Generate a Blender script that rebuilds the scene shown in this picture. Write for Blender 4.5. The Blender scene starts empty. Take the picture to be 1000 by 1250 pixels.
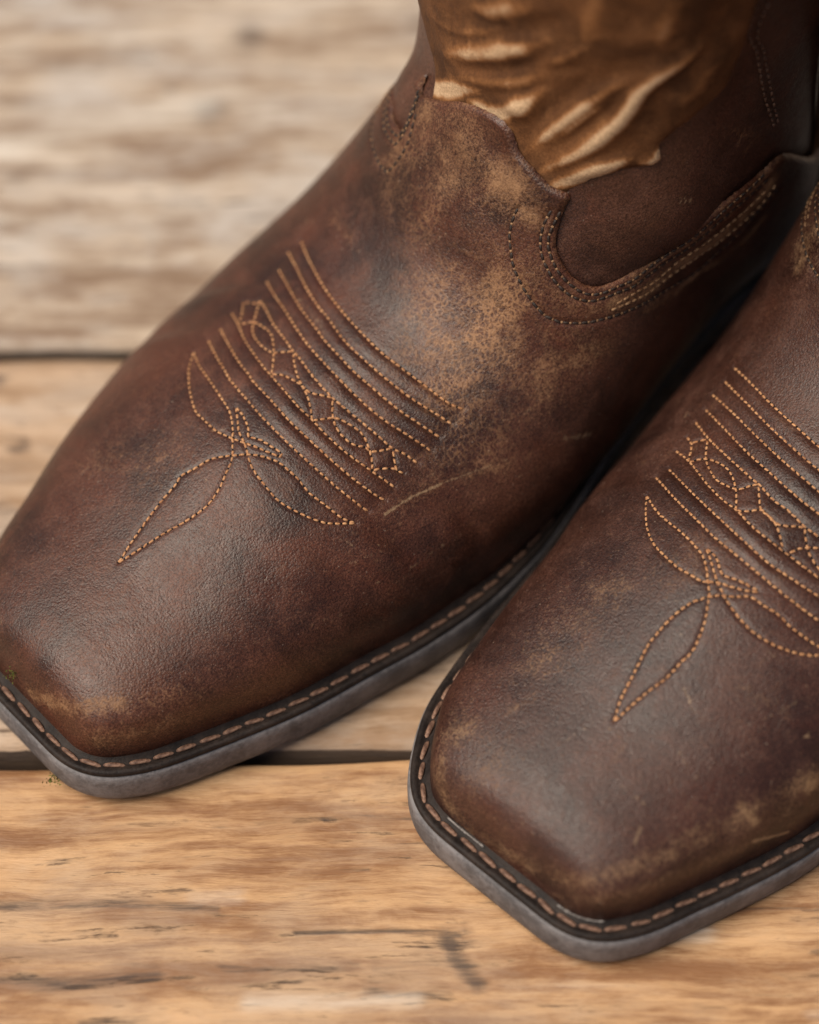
import bpy, math, random, json
import numpy as np
from mathutils import Vector, Matrix, kdtree

# ------------------------------------------------------------------ camera, sky, sun, exposure
S = bpy.context.scene
cam_data = bpy.data.cameras.new('camera'); cam = bpy.data.objects.new('camera', cam_data)
S.collection.objects.link(cam); S.camera = cam
PITCH, DIST = math.radians(54), .75
cam.location = (0, -DIST*math.cos(PITCH), DIST*math.sin(PITCH))
cam.rotation_euler = (math.pi/2 - PITCH, 0, 0)
cam_data.sensor_fit = 'HORIZONTAL'; cam_data.sensor_width = 24.0; cam_data.lens = 24.0*2.85
cam_data.clip_start = .02; cam_data.clip_end = 500
cam_data.dof.use_dof = True; cam_data.dof.focus_distance = .676; cam_data.dof.aperture_fstop = 2.9

SUN_ELEV, SUN_AZ = 60, 254          # azimuth clockwise from +Y, the side away from the viewer
world = bpy.data.worlds.new('World'); S.world = world; world.use_nodes = True
wn = world.node_tree.nodes; wl = world.node_tree.links; wn.clear()
sky = wn.new('ShaderNodeTexSky'); sky.sky_type = 'NISHITA'; sky.sun_disc = False
sky.sun_elevation = math.radians(SUN_ELEV); sky.sun_rotation = math.radians(SUN_AZ)
sky.air_density = 1.0; sky.dust_density = 4.0; sky.ozone_density = 1.0
bg = wn.new('ShaderNodeBackground'); bg.inputs[1].default_value = .05
wo = wn.new('ShaderNodeOutputWorld'); wl.new(sky.outputs[0], bg.inputs[0]); wl.new(bg.outputs[0], wo.inputs[0])
sun_data = bpy.data.lights.new('sun', 'SUN'); sun = bpy.data.objects.new('sun', sun_data); S.collection.objects.link(sun)
sun_data.energy = 3.0; sun_data.angle = math.radians(45); sun_data.color = (1, .90, .76)
_e, _a = math.radians(SUN_ELEV), math.radians(SUN_AZ)
_d = Vector((math.sin(_a)*math.cos(_e), math.cos(_a)*math.cos(_e), math.sin(_e)))
sun.rotation_euler = _d.to_track_quat('Z', 'Y').to_euler(); sun.location = _d*5
S.cycles.use_denoising = True; S.cycles.denoiser = 'OPENIMAGEDENOISE'; S.cycles.denoising_prefilter = 'ACCURATE'; S.cycles.denoising_input_passes = 'RGB_ALBEDO_NORMAL'
S.view_settings.view_transform = 'Standard'; S.view_settings.look = 'None'
S.view_settings.exposure = 0.38; S.view_settings.gamma = 1.0

MARKS = json.loads(r'''{"A": {"rows": [[[170.8, 0.2969], [166.5, 0.3378], [162.5, 0.3827], [160.1, 0.4177], [157.5, 0.4734], [156.5, 0.5277], [157.3, 0.5714], [159.0, 0.6211], [160.8, 0.6631], [163.1, 0.6867]], [[166.4, 0.2862], [163.3, 0.3208], [159.0, 0.3648], [155.9, 0.4058], [154.7, 0.4308], [151.7, 0.4861], [151.5, 0.5462], [152.6, 0.5989], [154.0, 0.6326], [156.1, 0.6662], [157.9, 0.6941]], [[160.1, 0.2952], [156.0, 0.3418], [152.8, 0.3796], [151.0, 0.4083], [149.6, 0.4348], [148.0, 0.4635], [146.6, 0.5226], [147.2, 0.5772], [148.3, 0.6213], [150.3, 0.6602], [152.7, 0.6992]], [[155.1, 0.2898], [151.9, 0.3274], [149.2, 0.3662], [146.2, 0.4073], [143.8, 0.4482], [142.1, 0.504], [141.8, 0.5664], [143.0, 0.6205], [145.5, 0.6634], [148.3, 0.709]], [[148.2, 0.3092], [146.9, 0.3302], [143.7, 0.3664], [141.3, 0.4073], [139.7, 0.4338], [139.0, 0.4519], [137.0, 0.4925], [136.3, 0.5391], [137.4, 0.5937], [138.6, 0.6344], [139.6, 0.6673], [141.4, 0.6864], [142.8, 0.7114]], [[140.4, 0.2832], [138.0, 0.3136], [134.1, 0.3537], [131.3, 0.3964], [129.8, 0.425], [128.1, 0.4711], [126.9, 0.5109], [127.0, 0.5465], [127.0, 0.5829], [127.9, 0.6266], [129.9, 0.6678], [131.4, 0.6939], [133.0, 0.7199]], [[133.8, 0.2928], [130.2, 0.3361], [126.9, 0.3806], [125.3, 0.4124], [124.3, 0.4272], [123.0, 0.4713], [121.9, 0.5177], [122.1, 0.5652], [123.1, 0.6232], [124.6, 0.668], [126.6, 0.7063], [128.3, 0.7277]], [[128.3, 0.296], [125.0, 0.3337], [122.3, 0.3709], [120.4, 0.3976], [118.4, 0.4486], [117.0, 0.4937], [116.8, 0.5501], [117.5, 0.5996], [118.9, 0.656], [121.2, 0.7079], [122.4, 0.7261]]], "ornament": [[[145.5, 0.2849], [147.0, 0.3117]], [[145.5, 0.2849], [140.5, 0.3073], [138.1, 0.3149], [141.0, 0.335]], [[148.2, 0.3092], [143.5, 0.3265], [141.0, 0.335], [138.0, 0.3498], [136.4, 0.3663], [135.4, 0.389], [135.4, 0.4094]], [[141.0, 0.335], [141.1, 0.3574], [140.5, 0.3779], [138.5, 0.3947], [135.0, 0.4151], [132.0, 0.4295], [129.6, 0.4392]], [[135.4, 0.4094], [137.6, 0.4218], [139.7, 0.4338]], [[139.3, 0.4361], [136.9, 0.4507], [134.2, 0.4722], [132.2, 0.4967], [131.0, 0.5138], [128.6, 0.5366], [126.8, 0.5496]], [[129.6, 0.4392], [131.5, 0.4541], [132.1, 0.4671], [132.6, 0.4858], [132.6, 0.5077], [134.8, 0.5279], [136.3, 0.5411]], [[126.8, 0.5496], [129.7, 0.5597], [132.6, 0.5716], [134.2, 0.5899], [135.4, 0.6167], [134.6, 0.638], [132.9, 0.6599], [130.8, 0.6765]], [[135.9, 0.5433], [132.2, 0.5679], [130.6, 0.5922], [131.0, 0.6206], [133.4, 0.6398], [134.0, 0.6507], [136.4, 0.6592], [139.6, 0.6673]], [[139.3, 0.6712], [137.6, 0.6873], [136.7, 0.7001], [137.8, 0.7114]], [[130.8, 0.6765], [133.4, 0.6839], [137.1, 0.6988]]], "leaves": [[[122.5, 0.2911], [117.7, 0.3085], [115.2, 0.3211], [111.2, 0.3464], [106.5, 0.3878], [105.6, 0.4155], [105.1, 0.4466], [105.9, 0.4718], [106.4, 0.4824]], [[122.5, 0.2911], [119.3, 0.3251], [117.8, 0.3502], [116.1, 0.378], [114.3, 0.408], [112.3, 0.4391], [109.3, 0.4637], [105.1, 0.4879], [101.5, 0.5079], [97.4, 0.5195], [93.0, 0.5311], [87.9, 0.5382], [83.5, 0.5361], [77.5, 0.5264], [72.3, 0.5141], [65.4, 0.5002], [56.9, 0.484]], [[56.9, 0.484], [63.9, 0.4736], [70.2, 0.4677], [78.5, 0.463], [85.5, 0.4619], [87.9, 0.458], [92.2, 0.4685], [97.2, 0.4784], [100.9, 0.4947], [102.7, 0.5043], [105.4, 0.5192], [107.9, 0.5366], [110.6, 0.5656], [111.3, 0.5866], [111.8, 0.6133], [111.7, 0.6441], [113.2, 0.6772], [114.7, 0.709], [117.1, 0.7301]], [[105.4, 0.5258], [103.9, 0.5488], [103.2, 0.5838], [103.2, 0.6209], [104.9, 0.6512], [107.5, 0.6811], [110.7, 0.7049], [117.1, 0.7301]], [[114.5, 0.442], [111.8, 0.4611], [109.2, 0.4797], [107.5, 0.5031], [105.7, 0.5235]], [[114.5, 0.442], [113.9, 0.4606], [111.9, 0.4853], [110.1, 0.497], [111.6, 0.517], [112.4, 0.5368], [113.2, 0.5571], [112.2, 0.5617], [110.5, 0.5408], [108.8, 0.5159], [107.5, 0.4988], [105.9, 0.4718]]], "wear": [[[[68.0, 0.6523], [68.6, 0.7049]], 0.7, 0.4], [[[93.8, 0.6672], [93.2, 0.7201]], 0.7, 0.35], [[[107.2, 0.7779], [120.4, 0.793]], 1.0, 0.35], [[[49.5, 0.6584], [49.1, 0.7074]], 0.7, 0.4], [[[89.9, 0.8335], [100.0, 0.8548]], 1.0, 0.3], [[[45.1, 0.4144], [52.5, 0.4539]], 1.4, 0.25], [[[135.9, 0.7393], [153.5, 0.743]], 1.2, 0.3], [[[176.7, 0.3911], [176.2, 0.4577]], 1.5, 0.25], [[[189.6, 0.4906], [196.8, 0.5082]], 1.0, 0.35], [[[166.5, 0.7307], [177.5, 0.7471]], 1.7, 0.3], [[[67.1, 0.7989], [76.7, 0.8185]], 1.2, 0.25], [[[174.2, 0.6103]], 14.6, 0.4], [[[192.8, 0.5921]], 13.3, 0.4], [[[185.0, 0.5338]], 11.0, 0.2], [[[184.1, 0.6866]], 10.9, 0.32], [[[187.2, 0.6409]], 14.5, 0.42], [[[169.9, 0.669]], 9.7, 0.25], [[[183.7, 0.73]], 9.7, 0.3], [[[219.1, 0.4842]], 14.5, 0.55], [[[221.1, 0.5441]], 10.7, 0.65], [[[222.6, 0.4286]], 6.1, 0.5], [[[218.0, 0.5795]], 6.0, 0.6], [[[206.8, 0.3938]], 7.5, 0.35], [[[198.8, 0.4117]], 9.9, 0.25], [[[79.6, 0.3105]], 8.6, 0.3], [[[85.5, 0.4065]], 13.4, 0.2], [[[7.1, 0.5441], [14.8, 0.6999], [23.2, 0.7403], [30.9, 0.7787]], 3.3, 0.5], [[[1.1, 0.3519], [9.9, 0.661]], 1.5, 0.35], [[[18.8, 0.873]], 4.3, 0.35], [[[21.7, 0.8603], [62.5, 0.9412], [96.8, 0.9517]], 5.3, 0.25], [[[25.8, 0.7409], [47.5, 0.8431]], 5.9, 0.22], [[[125.9, 0.746], [134.8, 0.7479], [145.4, 0.7599]], 0.6, 0.75], [[[145.4, 0.7599], [155.5, 0.7734], [165.2, 0.786]], 0.5, 0.55], [[[131.8, 0.7476], [150.6, 0.7664], [164.5, 0.7924]], 2.4, 0.3], [[[116.3, 0.8527], [124.0, 0.8477], [142.2, 0.844]], 1.7, 0.3], [[[181.4, 0.3282], [177.7, 0.379]], 2.5, 0.25], [[[179.9, 0.815], [185.4, 0.8446]], 1.5, 0.5], [[[190.0, 0.7149], [199.8, 0.7525]], 5.4, 0.35], [[[120.2, 0.7436]], 11.9, 0.12], [[[211.7, 0.765], [218.5, 0.7957], [227.6, 0.8056], [241.2, 0.8019]], 2.3, 0.5], [[[209.1, 0.7169], [217.3, 0.7476], [234.3, 0.759], [253.4, 0.7821]], 3.5, 0.6], [[[215.3, 0.7134], [228.1, 0.7223], [256.2, 0.7688]], 2.0, 0.45], [[[204.1, 0.618], [202.3, 0.6836], [210.4, 0.7243]], 3.4, 0.3], [[[159.9, 0.2777], [152.2, 0.514]], 1.0, 0.3], [[[154.6, 0.3709], [149.8, 0.4563]], 1.2, 0.4]], "edge": [[225.9, 0.384], [225.8, 0.4083], [228.7, 0.4407], [233.6, 0.4725], [236.5, 0.5024], [235.8, 0.5209], [231.1, 0.5354], [229.1, 0.5536], [227.5, 0.5743], [227.8, 0.5929], [224.1, 0.5992], [219.0, 0.607], [214.5, 0.616], [212.0, 0.6256], [210.0, 0.6405], [208.9, 0.6573], [209.1, 0.6748], [210.5, 0.6874], [213.3, 0.6972], [218.0, 0.7085], [222.6, 0.7167], [227.9, 0.7152], [237.4, 0.7177], [247.1, 0.7383], [254.2, 0.7634], [260.6, 0.7876]], "throat": [[[216.9, 0.5658], [213.9, 0.5665], [208.7, 0.574], [204.9, 0.5853], [200.9, 0.6024], [197.8, 0.6293], [196.4, 0.6571], [197.1, 0.6775], [199.5, 0.6957], [202.8, 0.7124], [206.8, 0.7284], [210.9, 0.7458], [216.2, 0.7692], [222.6, 0.7955], [229.9, 0.7864], [240.9, 0.7857], [251.1, 0.798]], [[221.8, 0.5915], [217.1, 0.5953], [213.3, 0.6016], [210.5, 0.6094], [208.0, 0.6214], [205.5, 0.6429], [204.7, 0.6641], [205.3, 0.6806], [206.9, 0.6934], [209.1, 0.7009], [212.1, 0.71], [216.2, 0.7231], [225.4, 0.7324], [238.7, 0.7388], [253.8, 0.7745]], [[223.1, 0.5984], [218.7, 0.6024], [214.6, 0.6077], [211.5, 0.6169], [208.7, 0.6341], [207.3, 0.6521], [207.1, 0.6735], [208.2, 0.6875], [210.5, 0.6971], [213.3, 0.7044], [217.6, 0.7158], [227.0, 0.7208], [240.7, 0.7313], [255.2, 0.7661]]], "throat_far": [[[210.1, 0.3307], [205.9, 0.3357], [203.1, 0.3501], [201.7, 0.3695], [202.2, 0.3888], [204.8, 0.4102], [209.5, 0.4212], [214.4, 0.4275], [218.4, 0.4268], [221.3, 0.4279]], [[211.9, 0.3615], [211.0, 0.3715], [212.0, 0.3892], [215.0, 0.4007], [218.7, 0.4004], [222.3, 0.3978]]], "throat_extra": [[[207.4, 0.7183], [211.3, 0.7311], [216.0, 0.7487], [223.7, 0.7611], [233.1, 0.7656], [245.4, 0.7828], [252.5, 0.7886]], [[209.4, 0.7179], [214.0, 0.7288], [219.0, 0.7439], [226.6, 0.7446], [235.8, 0.7517], [250.2, 0.7783]]], "tan": [[228.5, 0.5912], [235.9, 0.5968], [243.7, 0.6141], [250.0, 0.6356], [252.5, 0.6402], [256.8, 0.633], [263.6, 0.6451], [271.3, 0.6663], [280.0, 0.6955], [291.2, 0.7091], [304.7, 0.7159]], "fold": [[[[231.0, 0.5398], [251.3, 0.5625], [266.5, 0.5841], [276.5, 0.6096]], 2.1, 0.8], [[[228.0, 0.5583], [240.7, 0.5768], [252.5, 0.5909], [266.3, 0.6044], [276.3, 0.6189], [290.4, 0.6613]], 2.3, 1], [[[226.3, 0.5754], [238.5, 0.5959], [249.3, 0.6154]], 2.3, 1.1], [[[233.5, 0.4628], [235.7, 0.4957], [238.9, 0.513], [248.0, 0.5301], [255.9, 0.5406]], 2.6, 1], [[[228.5, 0.3903], [230.5, 0.432], [240.0, 0.4848]], 2.3, 1], [[[244.0, 0.4439], [255.2, 0.4916], [274.7, 0.5423]], 2.9, 0.75], [[[267.4, 0.4775], [284.0, 0.5391]], 3.4, 0.6], [[[249.4, 0.6254], [251.9, 0.6358], [256.8, 0.633]], 1.6, 0.8], [[[235.8, 0.4434], [251.4, 0.5141], [272.1, 0.5562], [280.2, 0.5738]], 2.1, 0.55], [[[268.2, 0.6261], [278.9, 0.6565], [287.0, 0.6832]], 3.6, 0.35], [[[281.7, 0.5707], [296.0, 0.5756]], 3.6, 0.4], [[[288.3, 0.6245], [304.1, 0.6329]], 3.4, 0.45], [[[241.3, 0.5589], [257.7, 0.5777], [267.4, 0.5935]], 1.3, 0.55], [[[239.7, 0.5709], [254.0, 0.5849], [265.7, 0.5961]], 1.0, 0.45], [[[251.3, 0.42], [256.0, 0.4652], [273.8, 0.5238]], 1.6, 0.35], [[[232.1, 0.5072], [239.3, 0.535]], 1.6, 0.4]], "seam": [[[303.5, 0.748], [293.0, 0.7679], [279.7, 0.7907], [266.3, 0.8002]], [[298.0, 0.7131], [288.4, 0.7286], [276.9, 0.7463], [267.7, 0.7663]], [[297.7, 0.7253], [288.3, 0.7384], [276.9, 0.7567], [268.9, 0.7715]]], "panel_wear": [[[[242.9, 0.6716], [241.0, 0.6747]], 0.5, 0.9], [[[243.6, 0.6759], [241.7, 0.679]], 0.5, 0.9], [[[243.7, 0.6815], [242.1, 0.684]], 0.5, 0.9], [[[261.3, 0.7252], [264.5, 0.7257], [264.6, 0.7372], [262.2, 0.7426], [259.7, 0.7371]], 1.0, 0.4], [[[266.0, 0.7067], [264.0, 0.7545]], 2.1, 0.25], [[[214.3, 0.6287], [226.1, 0.6541], [245.6, 0.6741]], 3.1, 0.1]], "moss": [[[0.6, 0.2639], [1.1, 0.3714]]], "valley": [[[[265.3, 0.4959], [285.2, 0.5554]], 3.4, 1], [[[243.8, 0.4653], [259.6, 0.5259], [272.0, 0.5695]], 2.3, 0.8], [[[244.5, 0.5667], [260.5, 0.5885], [271.2, 0.6009]], 2.1, 0.45], [[[253.6, 0.6117], [270.8, 0.6291], [282.1, 0.6559]], 3.6, 0.8], [[[262.4, 0.5727], [277.8, 0.5975], [285.3, 0.6211]], 3.6, 0.8], [[[239.3, 0.535], [260.8, 0.5642], [275.6, 0.58]], 2.6, 0.8], [[[241.0, 0.5412], [239.2, 0.5233]], 2.1, 0.6], [[[289.1, 0.6026], [299.6, 0.5955]], 3.4, 0.7], [[[291.1, 0.6688], [305.4, 0.6845]], 4.7, 0.8]]}, "B": {"rows": [[[171.6, 0.2797], [168.4, 0.3226], [164.5, 0.3731], [162.0, 0.4143], [159.9, 0.4565], [159.0, 0.4801], [158.4, 0.5257], [158.8, 0.5678]], [[167.1, 0.2753], [162.5, 0.3318], [157.6, 0.3982], [154.6, 0.4536], [153.0, 0.4996], [153.0, 0.5398], [153.8, 0.5816]], [[162.3, 0.2667], [158.7, 0.3143], [153.8, 0.3811], [150.4, 0.4379], [148.4, 0.4875], [147.6, 0.5238], [147.6, 0.5622], [148.7, 0.6043]], [[157.1, 0.2704], [153.1, 0.3178], [148.0, 0.3836], [144.9, 0.4407], [142.5, 0.5001], [142.3, 0.5456], [142.7, 0.5833], [144.1, 0.6258]], [[152.3, 0.2667], [147.5, 0.3149], [144.1, 0.3632], [140.7, 0.4229], [140.0, 0.4414], [137.7, 0.4796], [137.4, 0.5102], [136.6, 0.54], [136.9, 0.5687], [138.0, 0.6125]], [[140.9, 0.27], [138.1, 0.3125], [133.0, 0.3687], [130.3, 0.4108], [129.2, 0.4424], [126.9, 0.4861], [126.4, 0.5292], [126.6, 0.5558], [126.9, 0.5821], [127.5, 0.6108], [129.1, 0.655]], [[133.9, 0.2844], [128.6, 0.3555], [124.9, 0.4182], [122.1, 0.4795], [120.8, 0.5343], [121.7, 0.5815], [123.3, 0.628], [125.3, 0.6742]], [[130.0, 0.2724], [124.5, 0.3405], [120.8, 0.3992], [118.2, 0.4491], [116.9, 0.4982], [116.5, 0.5504], [116.9, 0.604], [118.2, 0.6535], [120.3, 0.7012]]], "ornament": [[[146.4, 0.2722], [144.4, 0.2894], [141.5, 0.2998], [137.9, 0.3097]], [[144.7, 0.2883], [147.3, 0.3107]], [[147.1, 0.3131], [143.5, 0.3243], [140.5, 0.3363], [138.0, 0.3534], [135.5, 0.3782], [135.1, 0.404], [135.7, 0.4206], [138.3, 0.4323], [140.0, 0.4414]], [[137.9, 0.3097], [140.3, 0.3272], [141.1, 0.3442], [140.6, 0.3739], [138.5, 0.3968], [135.3, 0.4161], [131.5, 0.4328], [129.0, 0.4413]], [[139.5, 0.4432], [135.9, 0.4592], [133.1, 0.4752], [132.2, 0.5018], [130.0, 0.522], [127.2, 0.5401]], [[129.0, 0.4413], [130.8, 0.4595], [133.1, 0.4752], [132.0, 0.5026], [132.8, 0.5181], [135.2, 0.5345], [136.3, 0.5443]], [[136.3, 0.5443], [134.1, 0.5552], [131.3, 0.5739], [130.0, 0.5928], [129.3, 0.6196]], [[127.2, 0.5533], [130.6, 0.5608], [134.2, 0.5803], [135.9, 0.6054]]], "leaves": [[[122.9, 0.2831], [118.7, 0.2993], [115.5, 0.3129], [111.8, 0.3321], [108.5, 0.3586], [106.7, 0.3853], [105.0, 0.4222], [104.8, 0.452], [104.8, 0.4754], [105.9, 0.4874]], [[122.9, 0.2831], [119.1, 0.3191], [117.1, 0.3486], [115.2, 0.3908], [113.5, 0.4215], [111.8, 0.4467], [109.2, 0.4664], [105.9, 0.4843], [102.9, 0.5009], [99.8, 0.512], [95.8, 0.5255], [92.6, 0.5326], [87.2, 0.5417], [82.6, 0.5393], [76.3, 0.5368], [70.0, 0.526], [64.1, 0.5181], [58.0, 0.511]], [[58.0, 0.511], [63.6, 0.4938], [71.2, 0.4838], [74.8, 0.4793], [80.9, 0.4716], [86.5, 0.4721], [91.9, 0.4756], [97.4, 0.4851], [100.7, 0.4976], [104.2, 0.5152], [106.7, 0.536], [109.6, 0.5544], [110.3, 0.5801], [111.2, 0.6082], [111.1, 0.6335], [112.0, 0.6649], [113.0, 0.6855], [115.1, 0.7122]], [[105.2, 0.5175], [104.1, 0.536], [102.9, 0.5629], [102.4, 0.5937], [103.3, 0.6244], [105.2, 0.6529], [108.0, 0.6783], [111.2, 0.6958], [115.1, 0.7122]], [[114.2, 0.4448], [111.4, 0.4665], [109.0, 0.4838], [106.4, 0.5055], [105.5, 0.5195]], [[114.2, 0.4448], [113.2, 0.4685], [110.4, 0.4906], [109.9, 0.5012], [111.2, 0.5234], [112.0, 0.543], [112.4, 0.5577], [110.6, 0.5463], [108.5, 0.5225], [106.9, 0.498], [105.5, 0.4841]]], "wear": [[[[71.8, 0.6798], [64.7, 0.7568]], 1.6, 0.25], [[[88.3, 0.6464], [92.9, 0.7289]], 2.1, 0.2], [[[25.1, 0.4894], [23.4, 0.5625]], 1.1, 0.35], [[[26.6, 0.3446], [34.7, 0.4033]], 1.6, 0.25], [[[85.9, 0.7111], [100.6, 0.7315]], 0.9, 0.35], [[[38.0, 0.7974], [51.3, 0.8048], [63.8, 0.8374]], 2.3, 0.3], [[[45.3, 0.6232], [45.7, 0.6948]], 0.7, 0.4], [[[45.2, 0.4573], [53.0, 0.4765]], 0.7, 0.4], [[[92.5, 0.5044], [89.7, 0.5729]], 0.7, 0.35], [[[31.6, 0.6182], [30.4, 0.6854]], 0.7, 0.35], [[[42.9, 0.3116], [51.4, 0.3456]], 1.9, 0.3], [[[57.8, 0.4804], [55.5, 0.5156]], 0.7, 0.4], [[[4.5, 0.1467], [4.4, 0.3611], [7.9, 0.6152], [14.7, 0.7439], [26.4, 0.7779], [49.3, 0.8291], [76.4, 0.8397], [90.6, 0.8542]], 3.5, 0.36], [[[4.2, 0.8975]], 4.6, 0.25], [[[4.9, 0.5818], [14.8, 0.7615], [27.5, 0.7969]], 2.7, 0.25], [[[21.6, 0.1827], [8.8, 0.1306], [2.7, 0.2034]], 3.3, 0.4], [[[65.3, 0.9096], [71.8, 0.9303], [77.1, 0.9489]], 1.1, 0.9], [[[65.7, 0.8149], [66.9, 0.8613]], 2.1, 0.55], [[[52.5, 0.8232]], 3.2, 0.4], [[[87.5, 0.8626]], 3.3, 0.9], [[[93.4, 0.7819]], 1.4, 0.7], [[[31.8, 0.2127]], 8.1, 0.35], [[[27.3, 0.3144]], 11.5, 0.25], [[[75.8, 0.3213]], 11.7, 0.22], [[[89.1, 0.3393]], 8.2, 0.3], [[[62.6, 0.2994]], 11.7, 0.22], [[[105.6, 0.4283]], 11.7, 0.18], [[[77.4, 0.5736], [74.1, 0.6185]], 0.7, 0.6], [[[62.9, 0.6552], [61.6, 0.6822], [61.5, 0.7158]], 1.1, 0.4], [[[35.9, 0.7434], [40.8, 0.7199]], 0.7, 0.6], [[[207.4, 0.3338]], 6.9, 0.45], [[[214.6, 0.3455], [200.7, 0.3317]], 2.5, 0.5], [[[57.6, 0.8279], [77.2, 0.8701]], 5.8, 0.25], [[[10.9, 0.8214], [46.6, 0.892], [82.2, 0.9332]], 3.2, 0.25]]}, "deck_dark": [[[[-117.3, -138.9], [-89.2, -138.3], [-55.3, -139.9]], 1.5, 0.8], [[[-114.9, -161.6], [-94.1, -163.1], [-71.3, -160.1]], 2.1, 0.7], [[[-32.6, -147.8], [-7.0, -147.1], [14.9, -148.1]], 0.9, 0.9], [[[10.7, -148.8], [12.9, -155.7], [18.8, -163.1]], 2.7, 0.9], [[[-53.0, -158.4], [-34.6, -159.2], [-15.7, -157.7]], 1.8, 0.6], [[[-11.5, -164.9], [0.0, -166.1], [10.3, -165.8]], 2.4, 0.7], [[[4.6, -151.9], [9.2, -160.6]], 1.5, 0.5], [[[-82.9, -127.4], [-64.3, -122.1]], 5.4, 0.3], [[[-75.3, -135.2], [-67.7, -124.7]], 6.6, 0.3], [[[-117.9, -132.6], [-85.1, -130.0]], 4.2, 0.3], [[[-21.5, -118.3]], 2.4, 0.4], [[[-90.8, -174.9], [-68.1, -174.9]], 1.8, 0.7], [[[32.2, -160.6], [45.9, -164.4]], 1.8, 0.3], [[[83.6, -150.6], [97.5, -150.1]], 2.1, 0.3], [[[-46.6, -145.5], [-23.4, -143.5]], 1.2, 0.3], [[[-111.8, -146.8], [-83.7, -148.1]], 0.9, 0.5], [[[-115.8, -153.1], [-97.5, -150.6]], 2.4, 0.3], [[[-4.7, -131.3], [14.2, -129.5]], 1.2, 0.25], [[[-60.2, 221.8]], 4.2, 0.5], [[[-73.7, 182.1]], 4.2, 0.5], [[[-134.7, 208.1], [-113.6, 212.5]], 6.6, 0.25], [[[-141.1, 148.9]], 3.0, 0.4], [[[-86.9, 128.9], [-40.6, 130.1]], 4.8, 0.25], [[[-134.1, 107.6], [-68.6, 110.6]], 1.8, 0.25], [[[-83.5, 223.6], [-52.7, 228.1], [-6.2, 221.4]], 3.0, 0.2], [[[-140.0, 81.3], [-84.1, 83.2]], 2.4, 0.2], [[[-124.0, 90.6], [-115.7, 92.4]], 2.4, 0.2], [[[-135.2, 35.1], [-119.0, 35.1]], 2.4, 0.25]], "deck_pale": [[[[-148.6, 165.3], [-113.6, 173.7], [-75.3, 184.3]], 6.0, 0.8], [[[-66.6, 192.8], [-53.9, 175.8]], 7.2, 0.6], [[[-148.0, 159.1], [-88.5, 155.0], [-38.5, 159.1]], 5.4, 0.5], [[[-155.8, 235.0], [-62.5, 238.2], [-6.2, 235.0]], 6.6, 0.5], [[[-117.5, 148.9], [-146.3, 142.9]], 6.0, 0.3], [[[-39.6, -145.5], [-28.0, -143.0]], 2.4, 0.6], [[[-46.1, -159.4], [-39.2, -158.2]], 1.8, 0.6], [[[-14.1, -136.5], [-7.1, -135.2]], 2.4, 0.4], [[[-134.4, 54.3], [-112.8, 57.8]], 4.8, 0.2]]}''')

# ------------------------------------------------------------------ the last
def pchip(xk, yk, x):
    xk = np.asarray(xk, float); yk = np.asarray(yk, float)
    h = np.diff(xk); d = np.diff(yk) / h
    m = np.zeros_like(yk)
    w1 = 2 * h[1:] + h[:-1]; w2 = h[1:] + 2 * h[:-1]
    same = d[:-1] * d[1:] > 0
    with np.errstate(divide='ignore', invalid='ignore'):
        hm = (w1 + w2) / (w1 / d[:-1] + w2 / d[1:])
    m[1:-1] = np.where(same, hm, 0); m[0] = d[0]; m[-1] = d[-1]
    i = np.clip(np.searchsorted(xk, x) - 1, 0, len(h) - 1)
    t = (x - xk[i]) / h[i]
    return ((1 + 2*t) * (1-t)**2 * yk[i] + t * (1-t)**2 * h[i] * m[i]
            + t*t * (3 - 2*t) * yk[i+1] + t*t * (t-1) * h[i] * m[i+1])

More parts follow.
